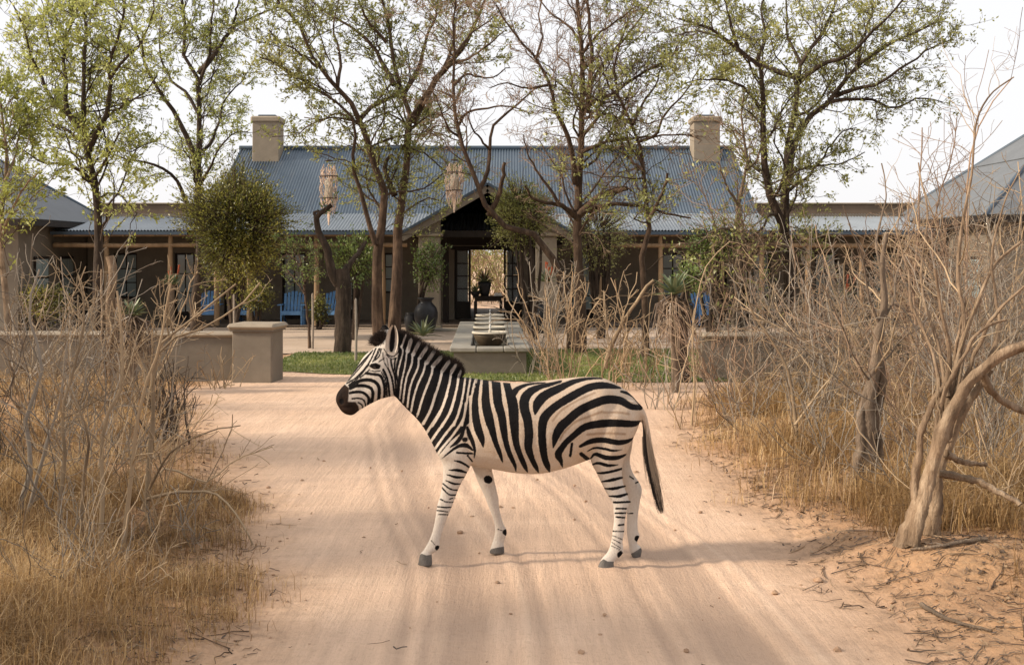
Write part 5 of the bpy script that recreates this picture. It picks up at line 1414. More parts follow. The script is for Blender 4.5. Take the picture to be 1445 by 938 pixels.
# aloes
def aloe(label, px_, py_, Y, r, seed, skirt=True, stem=True, spikes=0):
    rng = np.random.default_rng(seed)
    zc = GZ(py_, Y)
    t = thing('tree_aloe' if stem else 'agave', label, 'aloe', (GX(px_, Y), Y, 0.0))
    if stem:
        MB().tube([(.02, 0, -.1), (0, 0, zc * .5), (0, 0, zc)], [.07, .065, .06], 8).build('stem', M['bark_grey'], t, True)
    V, Q = spiky(34, r, rng, .045, .95, .35, 7, zc)
    ob('rosette', mesh('rosette', V, Q, smooth=True, attrs={'tint': np.repeat(rng.random(34), 21)}), M['aloe'], t)
    if skirt:
        n = 130
        a = rng.random(n) * 2 * np.pi
        z0 = zc - rng.random(n) ** 1.3 * .45
        L_ = rng.uniform(.3, .6, n)
        o_ = rng.uniform(.10, .42, n)
        A0 = np.stack([np.cos(a) * .06, np.sin(a) * .06, z0], -1)
        M0 = A0 + np.stack([np.cos(a) * o_ * .6, np.sin(a) * o_ * .6, -L_ * .25], -1)
        B0 = A0 + np.stack([np.cos(a) * o_ * .8, np.sin(a) * o_ * .8, -L_], -1)
        V, Q = tubes(np.stack([A0, M0, B0], 1), np.tile([.016, .012, .002], (n, 1)), 3)
        ob('dead_leaves', mesh('dead_leaves', V, Q, attrs={'tint': np.repeat(rng.random(n), 9)}), M['aloe_dead'], t)
    for k in range(spikes):
        x, y = rng.normal(0, .08, 2)
        h = rng.uniform(.35, .6)
        sp_ = MB().tube([(x * .3, y * .3, zc), (x, y, zc + h * .6), (x * 1.3, y * 1.3, zc + h)], [.012, .012, .03], 6)
        s_o = sp_.build('flower_spike', M['flower'], t, True)
    return t
aloe('tall aloe with a skirt of dead leaves standing in the dry brush', 952, 416, 19.0, .46, 41)
aloe('dry aloe with pale bent leaves right of the tan stump', 187, 446, 18.9, .30, 42)
aloe('low agave with upright blades in front of the large urn', 597, 474, 30.5, .55, 43, False, False)
aloe('flowering aloe with orange spikes against the left wing wall', 243, 402, 34.0, .4, 44, False, True, 4)
aloe('flowering aloe with orange spikes beside the right porch column', 771, 398, 32.5, .4, 45, False, True, 4)
aloe('flowering aloe half hidden behind bare twigs before the right wing', 1190, 420, 31.0, .4, 46, False, True, 4)
# ---------------------------------------------------------------- dry shrubs, gnarled trees, grass
def dry_shrub(label, px_, Y, h, n_stem, seed, mat='twig_tan', spread=.5, rad=.012, d1=3.6, d2=5.5, d3=0.0, traced=(), cat='shrub', name='dry_shrub', group='bare dry shrubs beside the road', leafm=None, arch=.0, l1=.42, n_leaf=1.0, thorn=True):
    rng = np.random.default_rng(seed)
    x0 = GX(px_, Y)
    zg = float(ground_h(np.array([x0]), np.array([Y]))[0])
    org = np.array((x0, Y, zg))
    t = thing(name, label, cat, tuple(org), group=group)
    PS = 12
    d = norm(np.stack([rng.normal(0, spread, n_stem), rng.normal(0, spread, n_stem), np.ones(n_stem)], -1))
    base = org + np.stack([rng.normal(0, .10, n_stem), rng.normal(0, .10, n_stem), np.full(n_stem, -.05)], -1) * (1 + h * .3, 1 + h * .3, 1)
    ln = h * rng.uniform(.55, 1.12, n_stem)
    p = np.empty((n_stem, PS, 3)); p[:, 0] = base
    pos = base
    for k in range(1, PS):
        d = norm(d + rng.normal(0, .11, d.shape) + np.array((0, 0, .03 - arch * k / PS)))
        pos = pos + d * (ln / (PS - 1))[:, None]
        p[:, k] = pos
    p[:, 1:] += rng.normal(0, .006 * h, p[:, 1:].shape)
    r = (rad * .8 * rng.uniform(.4, 1.3, n_stem))[:, None] * np.linspace(1, .2, PS)[None]
    G = []
    if traced:
        pr = [limb(q[0], q[1], q[2], Y, *(q[3:] if len(q) > 3 else (0, 0)), rng=rng, jit=.6) for q in traced]
        tp = np.stack([smooth_path(a, PS) for a, _ in pr]); tr_ = np.stack([np.interp(np.linspace(0, 1, PS), np.linspace(0, 1, PM), b) for _, b in pr])
        p, r = np.concatenate([p, tp]), np.concatenate([r, tr_])
    p1, r1_ = spawn(p, r, d1, rng, .15, (.45, 1.25), l1, (.12, 1.1), 6, .17, .03 - arch * .5, .55, .010, .25)
    p2, r2_ = spawn(np.concatenate([p1]), r1_, d2 * .85, rng, .12, (.5, 1.3), .5, (.06, .45), 4, .2, .0, .6, .008, .3)
    r, r1_, r2_ = np.maximum(r, .00040 * Y), np.maximum(r1_, .00029 * Y), np.maximum(r2_, .00017 * Y)
    part_stems('stems', [(p, r, 5)], 'bark_pale' if mat == 'twig_tan' and rad > .02 else mat, t, rng, org)
    tg = [(p1, r1_, 3), (p2, r2_, 3)]
    if d3:
        p3, r3_ = spawn(p2, r2_, d3, rng, .15, (.5, 1.2), .5, (.04, .2), 3, .25, .0, .8, .012, .4)
        tg.append((p3, r3_, 3))
    part_stems('twigs', tg, mat, t, rng, org)
    if leafm:
        V, Q, tn = leaves_on(p2, n_leaf, rng, (.02, .04), .2, .02)
        foliage('crown', V - org, Q, tn, leafm, t)
    return t

# --- left of the road
dry_shrub('bare branching shrub with long pale shoots reaching over the road', 225, 9.6, 1.1, 10, 101, traced=[
    ([(205, 720), (214, 600), (221, 496), (259, 461), (306, 423), (333, 400)], 4, 1.3, 0, .1), ([(207, 720), (215, 610), (224, 494), (282, 466), (340, 430), (368, 398)], 3.6, 1.1, .1, .4), ([(207, 704), (240, 696), (287, 693), (320, 708), (345, 745), (361, 776)], 3, 1.2, 0, -.5),
    ([(210, 690), (240, 640), (290, 610), (340, 600)], 2.5, .8, 0, -.6), ([(200, 720), (230, 660), (290, 680), (330, 650), (385, 630)], 2.6, .7, 0, .5)], rad=.010, d1=3.6, d2=7)
dry_shrub('tall pale-stemmed shrub growing out of thick straw grass', 145, 8.6, 1.5, 6, 102, traced=[
    ([(140, 800), (141, 767), (145, 690), (143, 630), (150, 590), (170, 550), (172, 480), (165, 410)], 5, 1.4, 0, .2), ([(172, 780), (182, 700), (190, 620), (200, 560), (222, 500), (236, 430), (240, 400)], 4.6, 1.2, 0, -.2), ([(80, 790), (84, 700), (92, 640), (88, 580), (104, 520), (120, 450), (112, 390)], 4.6, 1.2, 0, .3), ([(115, 780), (116, 690), (125, 620), (104, 560), (70, 500)], 4, 1, 0, -.3)], rad=.011, d1=4, d2=7)
dry_shrub('crooked grey shrub leaning in from the left beyond the pale-stemmed shrub', 40, 9.4, 1.7, 7, 103, 'twig_grey', traced=[([(20, 780), (30, 700), (45, 660), (36, 590), (60, 520), (40, 440), (55, 380)], 5.5, 1.4, 0, .2), ([(24, 780), (40, 720), (62, 640), (85, 560), (95, 480)], 4.5, 1.1, 0, -.3)], rad=.014)
dry_shrub('thin tan shrub on the left road edge close to the vehicle', 60, 7.3, 1.25, 10, 104, spread=.45, rad=.009, d1=3.5)
dry_shrub('spreading grey shrub with fine twigs behind the pale-stemmed shrub', 190, 12.5, 1.5, 9, 105, 'twig_grey', rad=.012)
dry_shrub('dense tangled shrub beside the tree stump and low wall', 95, 16.0, 2.3, 10, 106, 'twig_grey', rad=.012, spread=.5, d1=2.6)
dry_shrub('upright tan shrub in front of the low wall near the stump', 205, 17.0, 2.3, 10, 107, 'twig_tan', rad=.016, d1=3.4, spread=.22)
dry_shrub('large grey thicket shrub at the left edge before the house', 20, 17.5, 2.5, 11, 108, 'twig_grey', rad=.016, spread=.42)
dry_shrub('dark gnarled dead bush at the left road bend', 236, 13.8, .95, 20, 109, 'twig_dark', rad=.02, spread=.22, d1=5)
dry_shrub('sparse tan shrub between the stump and the gnarled bush', 150, 14.2, 1.7, 9, 110, 'twig_tan', rad=.012, spread=.5)
dry_shrub('low twiggy shrub at the foot of the pale shrub by the road', 250, 8.9, .55, 12, 111, 'twig_grey', rad=.006, spread=.9, d1=5)
dry_shrub('tuft of thin shoots against the square pillar', 312, 19.6, .75, 16, 112, 'twig_tan', rad=.008, spread=.4)

for lab, px_, Y, h, ns, sd, mat in (('fine grey twig bush low in the left straw', 110, 7.8, .8, 20, 120, 'twig_grey'), ('fine tan twig bush beside the left wheel track', 190, 7.6, .6, 18, 121, 'twig_tan'), ('wiry grey bush halfway up the left bank', 120, 10.8, 1.5, 22, 122, 'twig_grey'),
                                    ('wiry tan bush left of the gnarled dead bush', 180, 11.4, 1.3, 20, 123, 'twig_tan'), ('tall wiry bush at the left edge before the low wall', 60, 13.2, 2.2, 24, 124, 'twig_tan'), ('wiry dark bush at the far left edge', 8, 11.2, 1.9, 22, 125, 'twig_dark')):
    dry_shrub(lab, px_, Y, h, int(ns * .8), sd, mat, .6, .007, 5, 7)
# --- the gnarled trees right of the road
def gnarled(label, px_, Y, limbs, mat, seed, name='gnarled_tree', d1=2.2, d2=4.0, d3=3.5, twig='twig_tan', l1=.5):
    rng = np.random.default_rng(seed)
    x0 = GX(px_, Y)
    zg = float(ground_h(np.array([x0]), np.array([Y]))[0])
    org = np.array((x0, Y, zg))
    t = thing(name, label, 'tree', tuple(org))
    pr = [limb(q[0], q[1], q[2], Y, *(q[3:] if len(q) > 3 else (0, 0)), rng=rng, jit=.9) for q in limbs]
    mp, mr = np.stack([a for a, _ in pr]), np.stack([b for _, b in pr])
    # finer trunk rings with knots
    K = 40
    fp = np.stack([smooth_path(a, K) for a in mp]); fr = np.stack([np.interp(np.linspace(0, 1, K), np.linspace(0, 1, PM), b) for b in mr])
    fr = .93 * fr * (1 + .10 * rng.normal(0, 1, fr.shape) * .7 + .12 * np.sin(np.linspace(0, 14, K))[None] * rng.random((len(fr), 1)))
    fr[:3] *= 1 + .55 * np.exp(-np.linspace(0, 1, K) * 16)[None]           # root flare
    p1, r1_ = spawn(mp, mr, d1, rng, .35, (.4, 1.1), l1, (.3, 1.3), 9, .2, .09, .5, .013, .3)
    p2, r2_ = spawn(np.concatenate([p1]), r1_, d2, rng, .15, (.4, 1.1), .45, (.12, .7), 6, .26, .03, .6, .011, .35)
    p3, r3_ = spawn(p2, r2_, d3, rng, .2, (.4, 1.1), .5, (.05, .25), 4, .25, .02, .75, .010, .4)
    S_ = 18
    V, Q = tubes(fp, fr, S_)
    ctr = np.repeat(fp.reshape(-1, 3), S_, 0)
    ang = np.tile(np.arange(S_), len(ctr) // S_); al = np.repeat(np.tile(np.arange(K), len(fp)), S_); bi = np.repeat(np.arange(len(fp)), K * S_)
    g = .16 * vnoise(ang * .9 + bi * 7, al * .11, 61) + .09 * vnoise(ang * 1.7, al * .5 + bi * 5, 62) + .05 * rng.normal(0, 1, len(V))
    V = ctr + (V - ctr) * (1 + g)[:, None]                      # fluted, ridged bark
    ob('trunk', mesh('trunk', V - org, Q, smooth=True, attrs={'tint': np.zeros(len(V))}), M[mat], t)
    part_stems('branches', [(p1, r1_, 5)], 'twig_tan' if twig == 'twig_tan' else twig, t, rng, org)
    part_stems('twigs', [(p2, r2_, 4), (p3, r3_, 3)], twig, t, rng, org)
    return t
gnarled('gnarled pale forked tree leaning over the right road edge', 1280, 8.45, [
    ([(1268, 806), (1272, 790), (1284, 752), (1298, 715), (1312, 668), (1322, 636), (1337, 592), (1362, 548), (1394, 514), (1430, 493), (1475, 484)], 16, 7.5, 0, -.3), ([(1300, 720), (1290, 681), (1296, 640), (1304, 600), (1322, 555), (1336, 536), (1340, 500), (1330, 440), (1318, 380)], 8.5, 1.8, -.05, -.1),
    ([(1308, 775), (1316, 740), (1322, 690), (1330, 645), (1350, 600), (1372, 560), (1398, 520)], 12, 5, .2, .1), ([(1290, 770), (1303, 712), (1318, 660), (1326, 622), (1344, 585), (1372, 540), (1400, 512)], 9, 3.5, -.12, -.15), ([(1318, 660), (1322, 600), (1334, 552), (1350, 520), (1380, 470), (1420, 452)], 6, 2, -.1, -.2), ([(1322, 640), (1334, 590), (1346, 540), (1350, 480), (1366, 420)], 5, 1.4, .05, .2), ([(1326, 668), (1350, 672), (1383, 681), (1417, 698), (1440, 712)], 6, 4, 0, -.25), ([(1335, 640), (1362, 652), (1392, 655)], 6, 3, .1, .3), ([(1385, 525), (1405, 558), (1440, 578), (1480, 592)], 7, 4, -.1, .2),
    ([(1334, 600), (1340, 560), (1352, 500), (1378, 430), (1400, 380), (1440, 340)], 6, 1.8, 0, .3), ([(1330, 605), (1326, 560), (1318, 500), (1290, 440), (1280, 380), (1262, 320)], 4.6, 1.2, 0, .4), ([(1345, 575), (1372, 510), (1400, 450), (1450, 400)], 5, 1.6, 0, -.2), ([(1340, 590), (1356, 520), (1360, 440), (1352, 370), (1366, 276), (1383, 163), (1408, 123), (1430, 109)], 4.6, .9, 0, .6),
    ([(1338, 560), (1322, 480), (1300, 400), (1310, 300), (1296, 230)], 4, .9, 0, .8), ([(1395, 512), (1410, 460), (1400, 380), (1412, 300), (1440, 240)], 4, .9, -.1, .4)], 'bark_pale', 201)
gnarled('dark shaggy trunk standing in straw behind the forked pale tree', 1220, 11.2, [
    ([(1214, 694), (1217, 668), (1224, 625), (1222, 589), (1230, 552), (1234, 515), (1240, 470), (1248, 430), (1244, 380), (1252, 330)], 19, 2.5, 0, 0), ([(1204, 690), (1213, 630), (1217, 580), (1226, 540)], 9, 5, -.1, 0), ([(1232, 694), (1240, 640), (1236, 590), (1246, 540), (1240, 500)], 8, 6, .1, 0), ([(1244, 455), (1262, 420), (1268, 380), (1290, 320), (1300, 270)], 2.2, .8, 0, .4), ([(1242, 460), (1226, 420), (1218, 370), (1200, 320), (1190, 290)], 2.2, .8, 0, -.3), ([(1240, 520), (1270, 480), (1300, 460), (1330, 420)], 1.6, .7, 0, .3), ([(1228, 540), (1205, 500), (1180, 440), (1160, 400)], 1.6, .7, 0, -.4), ([(1244, 450), (1245, 400), (1236, 340), (1250, 280), (1245, 230)], 2.8, .8, 0, .6)], 'bark_grey', 202, d1=2.0, d2=3.6, twig='twig_tan')

# --- brush right of the road
RB = [('pale bare sapling with one long bent stem in the straw', 1110, 13.0, 1.6, 5, 301, 'twig_tan', .014, .35, [([(1126, 640), (1122, 580), (1112, 520), (1090, 480), (1062, 440), (1050, 400)], 4, 1.2, 0, .2), ([(1122, 600), (1150, 560), (1180, 520), (1184, 470)], 2.4, .8, 0, .3)]),
      ('thin pale shrub with upright stems near the zebra rump side of the road', 975, 15.0, 2.0, 8, 302, 'twig_tan', .012, .25, [([(976, 600), (980, 540), (978, 470), (986, 410), (1000, 370), (1030, 340)], 2, .7, 0, .2)]),
      ('tan twiggy shrub at the lawn edge before the tall bare tree', 800, 20.2, 2.3, 26, 303, 'twig_tan', .014, .3, []),
      ('dense tan brush between the bare tree and the aloe', 868, 19.4, 2.2, 24, 304, 'twig_tan', .014, .34, [([(855, 520), (858, 500), (880, 455), (905, 415), (922, 395)], 3.6, 2.2, 0, 0)]),
      ('grey reedy brush crowding the foot of the bare tree', 760, 21.6, 2.4, 18, 305, 'twig_grey', .012, .22, []),
      ('dry shrub with reddish twigs beside the aloe skirt', 1010, 17.5, 1.9, 18, 306, 'twig_red', .013, .4, []),
      ('tangled dense thorn bush below the broad shade tree', 1090, 17.0, 2.4, 26, 307, 'twig_grey', .015, .42, []),
      ('tangled grey thorn bush right of the broad shade tree', 1170, 15.6, 2.5, 26, 308, 'twig_grey', .015, .45, []),
      ('tall tan thorn thicket behind the dark shaggy trunk', 1260, 14.5, 2.7, 28, 309, 'twig_tan', .016, .45, []),
      ('tall thorn thicket with stems against the slate roof', 1350, 14.0, 3.0, 28, 310, 'twig_red', .017, .42, [([(1362, 560), (1364, 400), (1365, 276), (1368, 225), (1390, 160), (1428, 112)], 3, .8, 0, .2), ([(1300, 560), (1290, 420), (1296, 330), (1298, 250), (1302, 180)], 3, .8, 0, 0), ([(1330, 560), (1340, 400), (1320, 300), (1345, 220), (1350, 165)], 2.6, .7, 0, .4)]),
      ('grey thorn thicket at the right edge behind the forked tree', 1430, 12.0, 2.6, 26, 311, 'twig_grey', .015, .45, []),
      ('reddish thorn bush between the shaggy trunk and the forked tree', 1310, 11.6, 2.0, 18, 312, 'twig_red', .012, .5, []),
      ('low grey shrub in front of the shaggy trunk', 1180, 12.2, 1.3, 14, 313, 'twig_grey', .009, .5, []),
      ('grey twiggy shrub right of the shaggy trunk base', 1275, 10.2, 1.2, 12, 314, 'twig_grey', .008, .5, []),
      ('straw-coloured shrub under the forked tree at the right edge', 1420, 9.4, 1.3, 16, 315, 'twig_tan', .010, .5, []),
      ('slender grey shrub midway along the right bank', 1050, 14.2, 1.5, 12, 316, 'twig_grey', .010, .45, []),
      ('small dark twig bush on the right bank near the road', 930, 17.0, 1.4, 14, 317, 'twig_grey', .010, .4, []),
      ('tall grey brush before the right wing veranda', 1210, 20.5, 3.0, 26, 318, 'twig_grey', .018, .4, []),
      ('tall reddish brush before the slate-roofed house', 1330, 19.5, 3.3, 26, 319, 'twig_red', .018, .42, []),
      ('tall grey brush beyond the right edge thicket', 1440, 18.0, 3.2, 24, 320, 'twig_grey', .018, .42, []),
      ('grey brush left of the broad shade tree trunk', 1065, 21.5, 2.3, 20, 321, 'twig_grey', .015, .4, []),
      ('dense reddish thicket right of the broad shade tree trunk', 1150, 19.5, 2.8, 24, 322, 'twig_red', .016, .42, [])]
RB += [('fine grey scrub between the pale sapling and the shaggy trunk', 1140, 13.4, 1.7, 18, 330, 'twig_grey', .010, .5, []), ('fine tan scrub right of the shaggy trunk', 1290, 12.8, 2.3, 22, 331, 'twig_tan', .011, .5, []), ('wiry grey scrub above the forked tree fork', 1400, 10.6, 2.4, 20, 332, 'twig_grey', .011, .45, []),
       ('tall wiry tan scrub before the slate-roofed house wall', 1390, 16.5, 3.2, 26, 333, 'twig_tan', .014, .42, []), ('low tan scrub at the right lawn corner', 905, 20.0, 1.5, 16, 334, 'twig_tan', .010, .4, []), ('fine reddish scrub left of the pale sapling', 1035, 15.6, 1.7, 18, 335, 'twig_red', .010, .45, [])]
for lab, px_, Y, h, ns, sd, mat, rad, spr, trc in RB:
    dry_shrub(lab, px_, Y, h * (.88 if px_ < 1230 else 1), max(7, int(ns * (.75 if px_ < 1030 else .95))), sd, mat, spr * (.9 if px_ < 1030 else 1.15), rad * .7, 3.8, 5.4, traced=trc, group='bare dry shrubs right of the road', l1=.4)
# shrubs that go on beyond the picture on the sunny side; their shade streaks the road
for k, (x, y, h) in enumerate([(-5.5, 4.5, 2.6), (-6.5, 7.5, 2.4), (-7.2, 10.5, 3.0), (-8.0, 13.0, 2.6), (-4.2, 2.2, 2.0)]):
    dry_shrub(['grey brush beside the vehicle left of the road', 'grey brush further along the left bank', 'tall grey brush well left of the road', 'grey brush near the left house', 'low grey brush at the left wheel track'][k], CX + x / y * F, y, h, 26, 400 + k, 'twig_grey', .4, .016, 3.2, 3.2, group='brush left of the picture')

round_bush('evergreen_bush', 'dense evergreen bush beside the vehicle left of the road', 5.6, CX - 6.0 / 5.6 * F, 0, 420, 300, CX - 6.0 / 5.6 * F, 'leaf_dark', 450, 500, 9, (.05, .1))
round_bush('evergreen_bush', 'second evergreen bush left of the road ahead of the first', 8.2, CX - 7.6 / 8.2 * F, 90, 250, 180, CX - 7.6 / 8.2 * F, 'leaf_dark', 451, 420, 6, (.05, .1))
round_bush('evergreen_bush', 'loose tall evergreen further left of the road', 12.0, CX - 10.6 / 12.0 * F, 0, 180, 130, CX - 10.6 / 12.0 * F, 'leaf_olive', 452, 420, 6, (.06, .11))

# --- dry grass
rng = np.random.default_rng(77)
def tufts(n, xr, yr, rng, dens=None, per=(14, 34), hgt=(.25, .6), spread=.10, keep=None):
    X, Y_, H, Tn = [], [], [], []
    tx, ty = rng.uniform(*xr, n), rng.uniform(*yr, n)
    d = np.maximum(road_l(ty) - tx, tx - road_r(ty))
    vis = np.abs(tx) < ty * .55 + 1.0
    pr_ = np.where(tx < 0, sstep(.0, .4, d), sstep(.05, .7, d)) * vis
    if dens is not None: pr_ = pr_ * dens(tx, ty)
    ok = rng.random(n) < pr_
    tx, ty, d = tx[ok], ty[ok], d[ok]
    k = rng.integers(*per, len(tx))
    ix = np.repeat(np.arange(len(tx)), k)
    s = spread * rng.uniform(.5, 1.4, len(tx))[ix]
    x, y = tx[ix] + rng.normal(0, 1, len(ix)) * s, ty[ix] + rng.normal(0, 1, len(ix)) * s
    hh = (rng.uniform(*hgt, len(tx)) * (.45 + .55 * sstep(.3, 1.6, d)))[ix] * rng.uniform(.5, 1.15, len(ix))
    tn = np.clip((.33 + .42 * vnoise(tx * 1.1, ty * 1.1, 9) + rng.normal(0, .2, len(tx)))[ix] + rng.normal(0, .2, len(ix)), 0, 1)
    return x, y, hh, tn
def grass_obj(name, label, parts, w0, w1, lean=.75):
    x, y, h, tn = [np.concatenate(c) for c in zip(*parts)]
    z = ground_h(x, y) - .01
    w = np.interp(y, [6, 20], [w0, w1]) * rng.uniform(.7, 1.3, len(x))
    V, Q, T = blades(x, y, z, h, w * .8, lean, rng, .5)
    tag(ob(name, mesh(name, V, Q, T, attrs={'tint': np.repeat(tn, 5)}), M['straw']), label, 'grass', kind='stuff')
patch = lambda x, y: sstep(-.15, .5, vnoise(x * 1.1, y * 1.1, 41)) * .95 + .05
gl = [tufts(3000, (-6, -1.2), (5.6, 11), rng, lambda x, y: .35 + .65 * patch(x, y), (20, 44), (.22, .62)), tufts(2100, (-9, -2.2), (11, 20.6), rng, lambda x, y: .2 + .8 * patch(x, y), (14, 30), (.25, .55), .13)]
grass_obj('dry_grass', 'dry straw grass covering the left bank of the road', gl, .0045, .010)
gr = [tufts(1900, (2.2, 5.5), (6.5, 10.5), rng, lambda x, y: patch(x, y) * sstep(2.7, 3.5, x + .25 * (y - 8)), (18, 40), (.22, .7)), tufts(4600, (1.9, 9.5), (10, 20.6), rng, lambda x, y: .25 + .75 * patch(x, y), (16, 32), (.3, .85), .13), tufts(400, (1.0, 4.4), (18.5, 21.6), rng, lambda x, y: .9, (14, 26), (.25, .6), .12)]
grass_obj('dry_grass', 'dry straw grass covering the right bank of the road', gr, .0045, .011)

# --- fallen twigs and leaf litter
n = 19000
x, y = rng.uniform(-6, 6, n), rng.uniform(5.2, 16, n)
d = np.maximum(road_l(y) - x, x - road_r(y))
ok = (rng.random(n) < sstep(-.25, .5, d) * (.25 + .75 * sstep(-.2, .3, vnoise(x * 1.1, y * 1.1, 51))) + .004)
x, y = x[ok], y[ok]
n = len(x)
a = rng.random(n) * 2 * np.pi
L_ = rng.gamma(2.0, .05, n)
k = np.linspace(-.5, .5, 4)
px3 = x[:, None] + np.cos(a)[:, None] * L_[:, None] * k + rng.normal(0, .006, (n, 4)); py3 = y[:, None] + np.sin(a)[:, None] * L_[:, None] * k + rng.normal(0, .006, (n, 4))
pz3 = np.maximum(ground_h(px3, py3), np.where(np.maximum(road_l(py3) - px3, px3 - road_r(py3)) < .1, .004, -1)) + .006 + np.abs(rng.normal(0, .006, (n, 4)))
V, Q = tubes(np.stack([px3, py3, pz3], -1), (rng.uniform(.0018, .0055, n))[:, None] * np.linspace(1, .6, 4)[None], 3)
m2 = 16000
lx, ly = rng.uniform(-6, 6, m2), rng.uniform(5.2, 15, m2)
d = np.maximum(road_l(ly) - lx, lx - road_r(ly))
ok = rng.random(m2) < sstep(-.1, .6, d)
lx, ly = lx[ok], ly[ok]; m2 = len(lx)
c = np.stack([lx, ly, ground_h(lx, ly) + .012], -1)
dd = norm(rng.normal(0, 1, (m2, 3)) * (1, 1, .35)); ss = norm(np.cross(dd, rng.normal(0, .3, (m2, 3)) + (0, 0, 1)))
l = rng.uniform(.02, .055, (m2, 1))
LV = np.stack([c - dd * l * .5, c + ss * l * .25, c + dd * l * .5, c - ss * l * .25], 1).reshape(-1, 3)
LQ = np.arange(len(LV)).reshape(-1, 4) + len(V)
tn = np.concatenate([np.repeat(rng.random(n), 12), np.repeat(rng.random(m2), 4)])
tag(ob('leaf_litter', mesh('leaf_litter', np.concatenate([V, LV]), np.concatenate([Q, LQ]), attrs={'tint': tn}), M['litter']), 'fallen twigs and dry leaves scattered on both banks', 'leaf litter', kind='stuff')
# a few larger fallen sticks
for k, (pts, r0, r1, Y, lab) in enumerate((([(1392, 800), (1360, 803), (1320, 806), (1285, 802)], 4, 2, 8.2, 'fallen grey stick lying on the orange bank'), ([(1300, 852), (1345, 875), (1400, 890)], 3.4, 1.6, 7.3, 'dark fallen stick nearer the lower right bank'))):
    r0_ = np.random.default_rng(500 + k)
    x_, y_ = [], []
    q = smooth_path([(a, b, 0) for a, b in pts], PM)
    yg = EYE * F / (q[:, 1] - HY) * .985
    xg = GX(q[:, 0], yg)
    zg = ground_h(xg, yg) + .012 + np.abs(r0_.normal(0, .006, PM))
    s = thing('fallen_branch', lab, 'branch', (xg[0], yg[0], zg[0]))
    pp = np.stack([xg, yg, zg], -1)[None] - np.array((xg[0], yg[0], zg[0]))
    rr_ = (np.linspace(r0, r1, PM) * 8 / F)[None]
    p1, r1_ = spawn(pp, rr_, 6, r0_, .2, (.4, .9), .3, (.08, .3), 5, .2, .0)
    part_stems('stick', [(pp, rr_, 6)], 'bark_grey', s, r0_, 0)
    part_stems('side_twigs', [(p1, r1_, 4)], 'twig_grey', s, r0_, 0)
# bush beyond the lodge, seen through the hall
rng = np.random.default_rng(90)
n = 420
b0 = np.stack([rng.uniform(-14, 12, n), rng.uniform(51, 60, n), np.zeros(n)], -1)
p = np.empty((n, 6, 3)); p[:, 0] = b0; d = norm(rng.normal(0, .35, (n, 3)) + (0, 0, 1.0)); pos = b0
for k in range(1, 6):
    d = norm(d + rng.normal(0, .2, d.shape)); pos = pos + d * (rng.uniform(.5, .85, n))[:, None]; p[:, k] = pos
p1, r1_ = spawn(p, np.full((n, 6), .02), 3, rng, .1, (.4, 1.1), .5, (.2, .9), 4)
V, Q, tn = stems_mesh([(p, np.full((n, 6), .02), 4), (p1, r1_, 3)], rng)
LV, LQ, lt = leaves_on(p1, 5, rng, (.09, .18), .1, .08)
bb = tag(ob('bush_thicket', mesh('bush_thicket', V, Q, attrs={'tint': tn}), M['twig_tan']), 'sunlit bush seen through the open hall of the lodge', 'bush', kind='stuff')
ob('foliage', mesh('foliage', LV, LQ, attrs={'tint': lt}), M['leaf_olive'], bb)['kind'] = 'stuff'

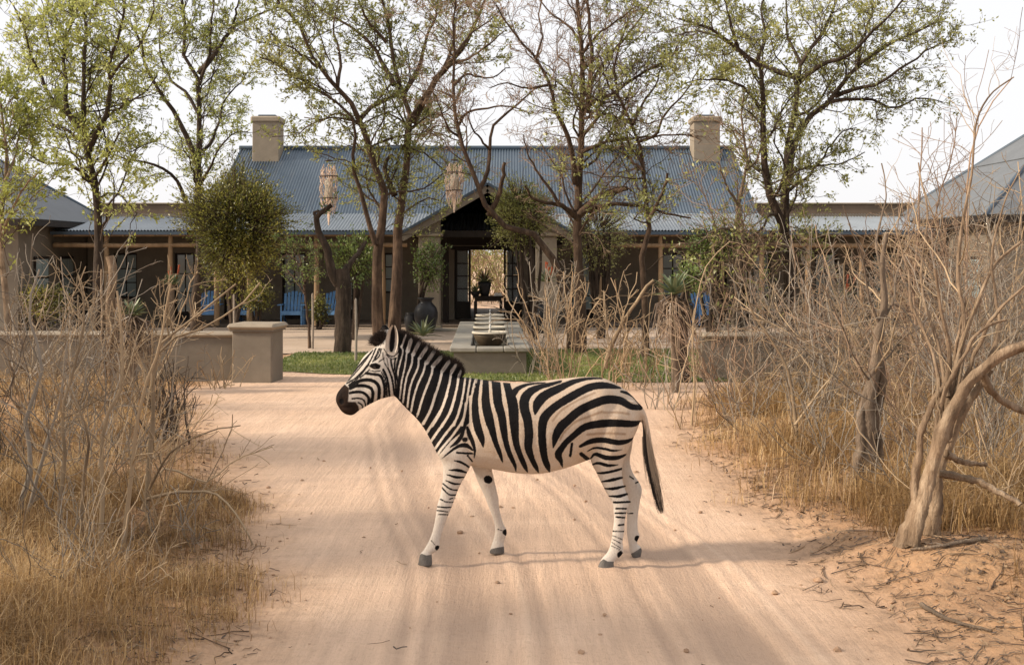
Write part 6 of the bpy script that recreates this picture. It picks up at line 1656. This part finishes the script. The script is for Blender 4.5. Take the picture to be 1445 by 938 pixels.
# pebbles and clods on the track and its banks
rng = np.random.default_rng(91)
n = 1500
x, y = rng.uniform(-5, 5, n), rng.uniform(5.4, 13, n)
d = edge_at(x, y)
ok = rng.random(n) < .12 + .88 * sstep(-.4, .3, d)
x, y, d = x[ok], y[ok], d[ok]; n = len(x)
ph = (1 + 5 ** .5) / 2
ico = norm(np.array([(-1, ph, 0), (1, ph, 0), (-1, -ph, 0), (1, -ph, 0), (0, -1, ph), (0, 1, ph), (0, -1, -ph), (0, 1, -ph), (ph, 0, -1), (ph, 0, 1), (-ph, 0, -1), (-ph, 0, 1)]))
icf = np.array([(0, 11, 5), (0, 5, 1), (0, 1, 7), (0, 7, 10), (0, 10, 11), (1, 5, 9), (5, 11, 4), (11, 10, 2), (10, 7, 6), (7, 1, 8), (3, 9, 4), (3, 4, 2), (3, 2, 6), (3, 6, 8), (3, 8, 9), (4, 9, 5), (2, 4, 11), (6, 2, 10), (8, 6, 7), (9, 8, 1)])
r = rng.gamma(2.0, .0042, n) + .003
z = np.maximum(ground_h(x, y), np.where(d < .1, .0, -1)) + r * .3
V = np.stack([x, y, z], -1)[:, None] + ico[None] * r[:, None, None] * rng.uniform(.6, 1.3, (n, 12, 3)) * np.array((1, 1, .7))
T = (icf[None] + (np.arange(n) * 12)[:, None, None]).reshape(-1, 3)
tag(ob('pebbles', mesh('pebbles', V.reshape(-1, 3), None, T, attrs={'edge': np.full(n * 12, .6)}), plain('earth clods and pebbles', (.34, .22, .14), .95, .4, 20)), 'small pebbles and clods of earth scattered along the track', 'pebbles', kind='stuff')

# bush going on beyond the houses on both sides, outside the picture
rng = np.random.default_rng(95)
n = 520
sx2 = np.where(rng.random(n) < .5, -1, 1)
b0 = np.stack([sx2 * rng.uniform(25, 75, n), rng.uniform(30, 75, n), np.zeros(n)], -1)
p = np.empty((n, 6, 3)); p[:, 0] = b0; d = norm(rng.normal(0, .3, (n, 3)) + (0, 0, 1.0)); pos = b0
for k in range(1, 6):
    d = norm(d + rng.normal(0, .2, d.shape)); pos = pos + d * (rng.uniform(.5, 1.0, n))[:, None]; p[:, k] = pos
p1, r1_ = spawn(p, np.full((n, 6), .04), 2.2, rng, .1, (.4, 1.1), .6, (.5, 1.6), 4)
V, Q, tn = stems_mesh([(p, np.full((n, 6), .04), 4), (p1, r1_, 3)], rng)
LV, LQ, lt = leaves_on(p1, 7, rng, (.14, .3), .1, .15)
bb = tag(ob('distant_bush', mesh('distant_bush', V, Q, attrs={'tint': tn}), M['twig_grey']), 'distant bush growing beyond the houses on both sides', 'bush', kind='stuff')
ob('foliage', mesh('foliage', LV, LQ, attrs={'tint': lt}), M['leaf_olive'], bb)['kind'] = 'stuff'
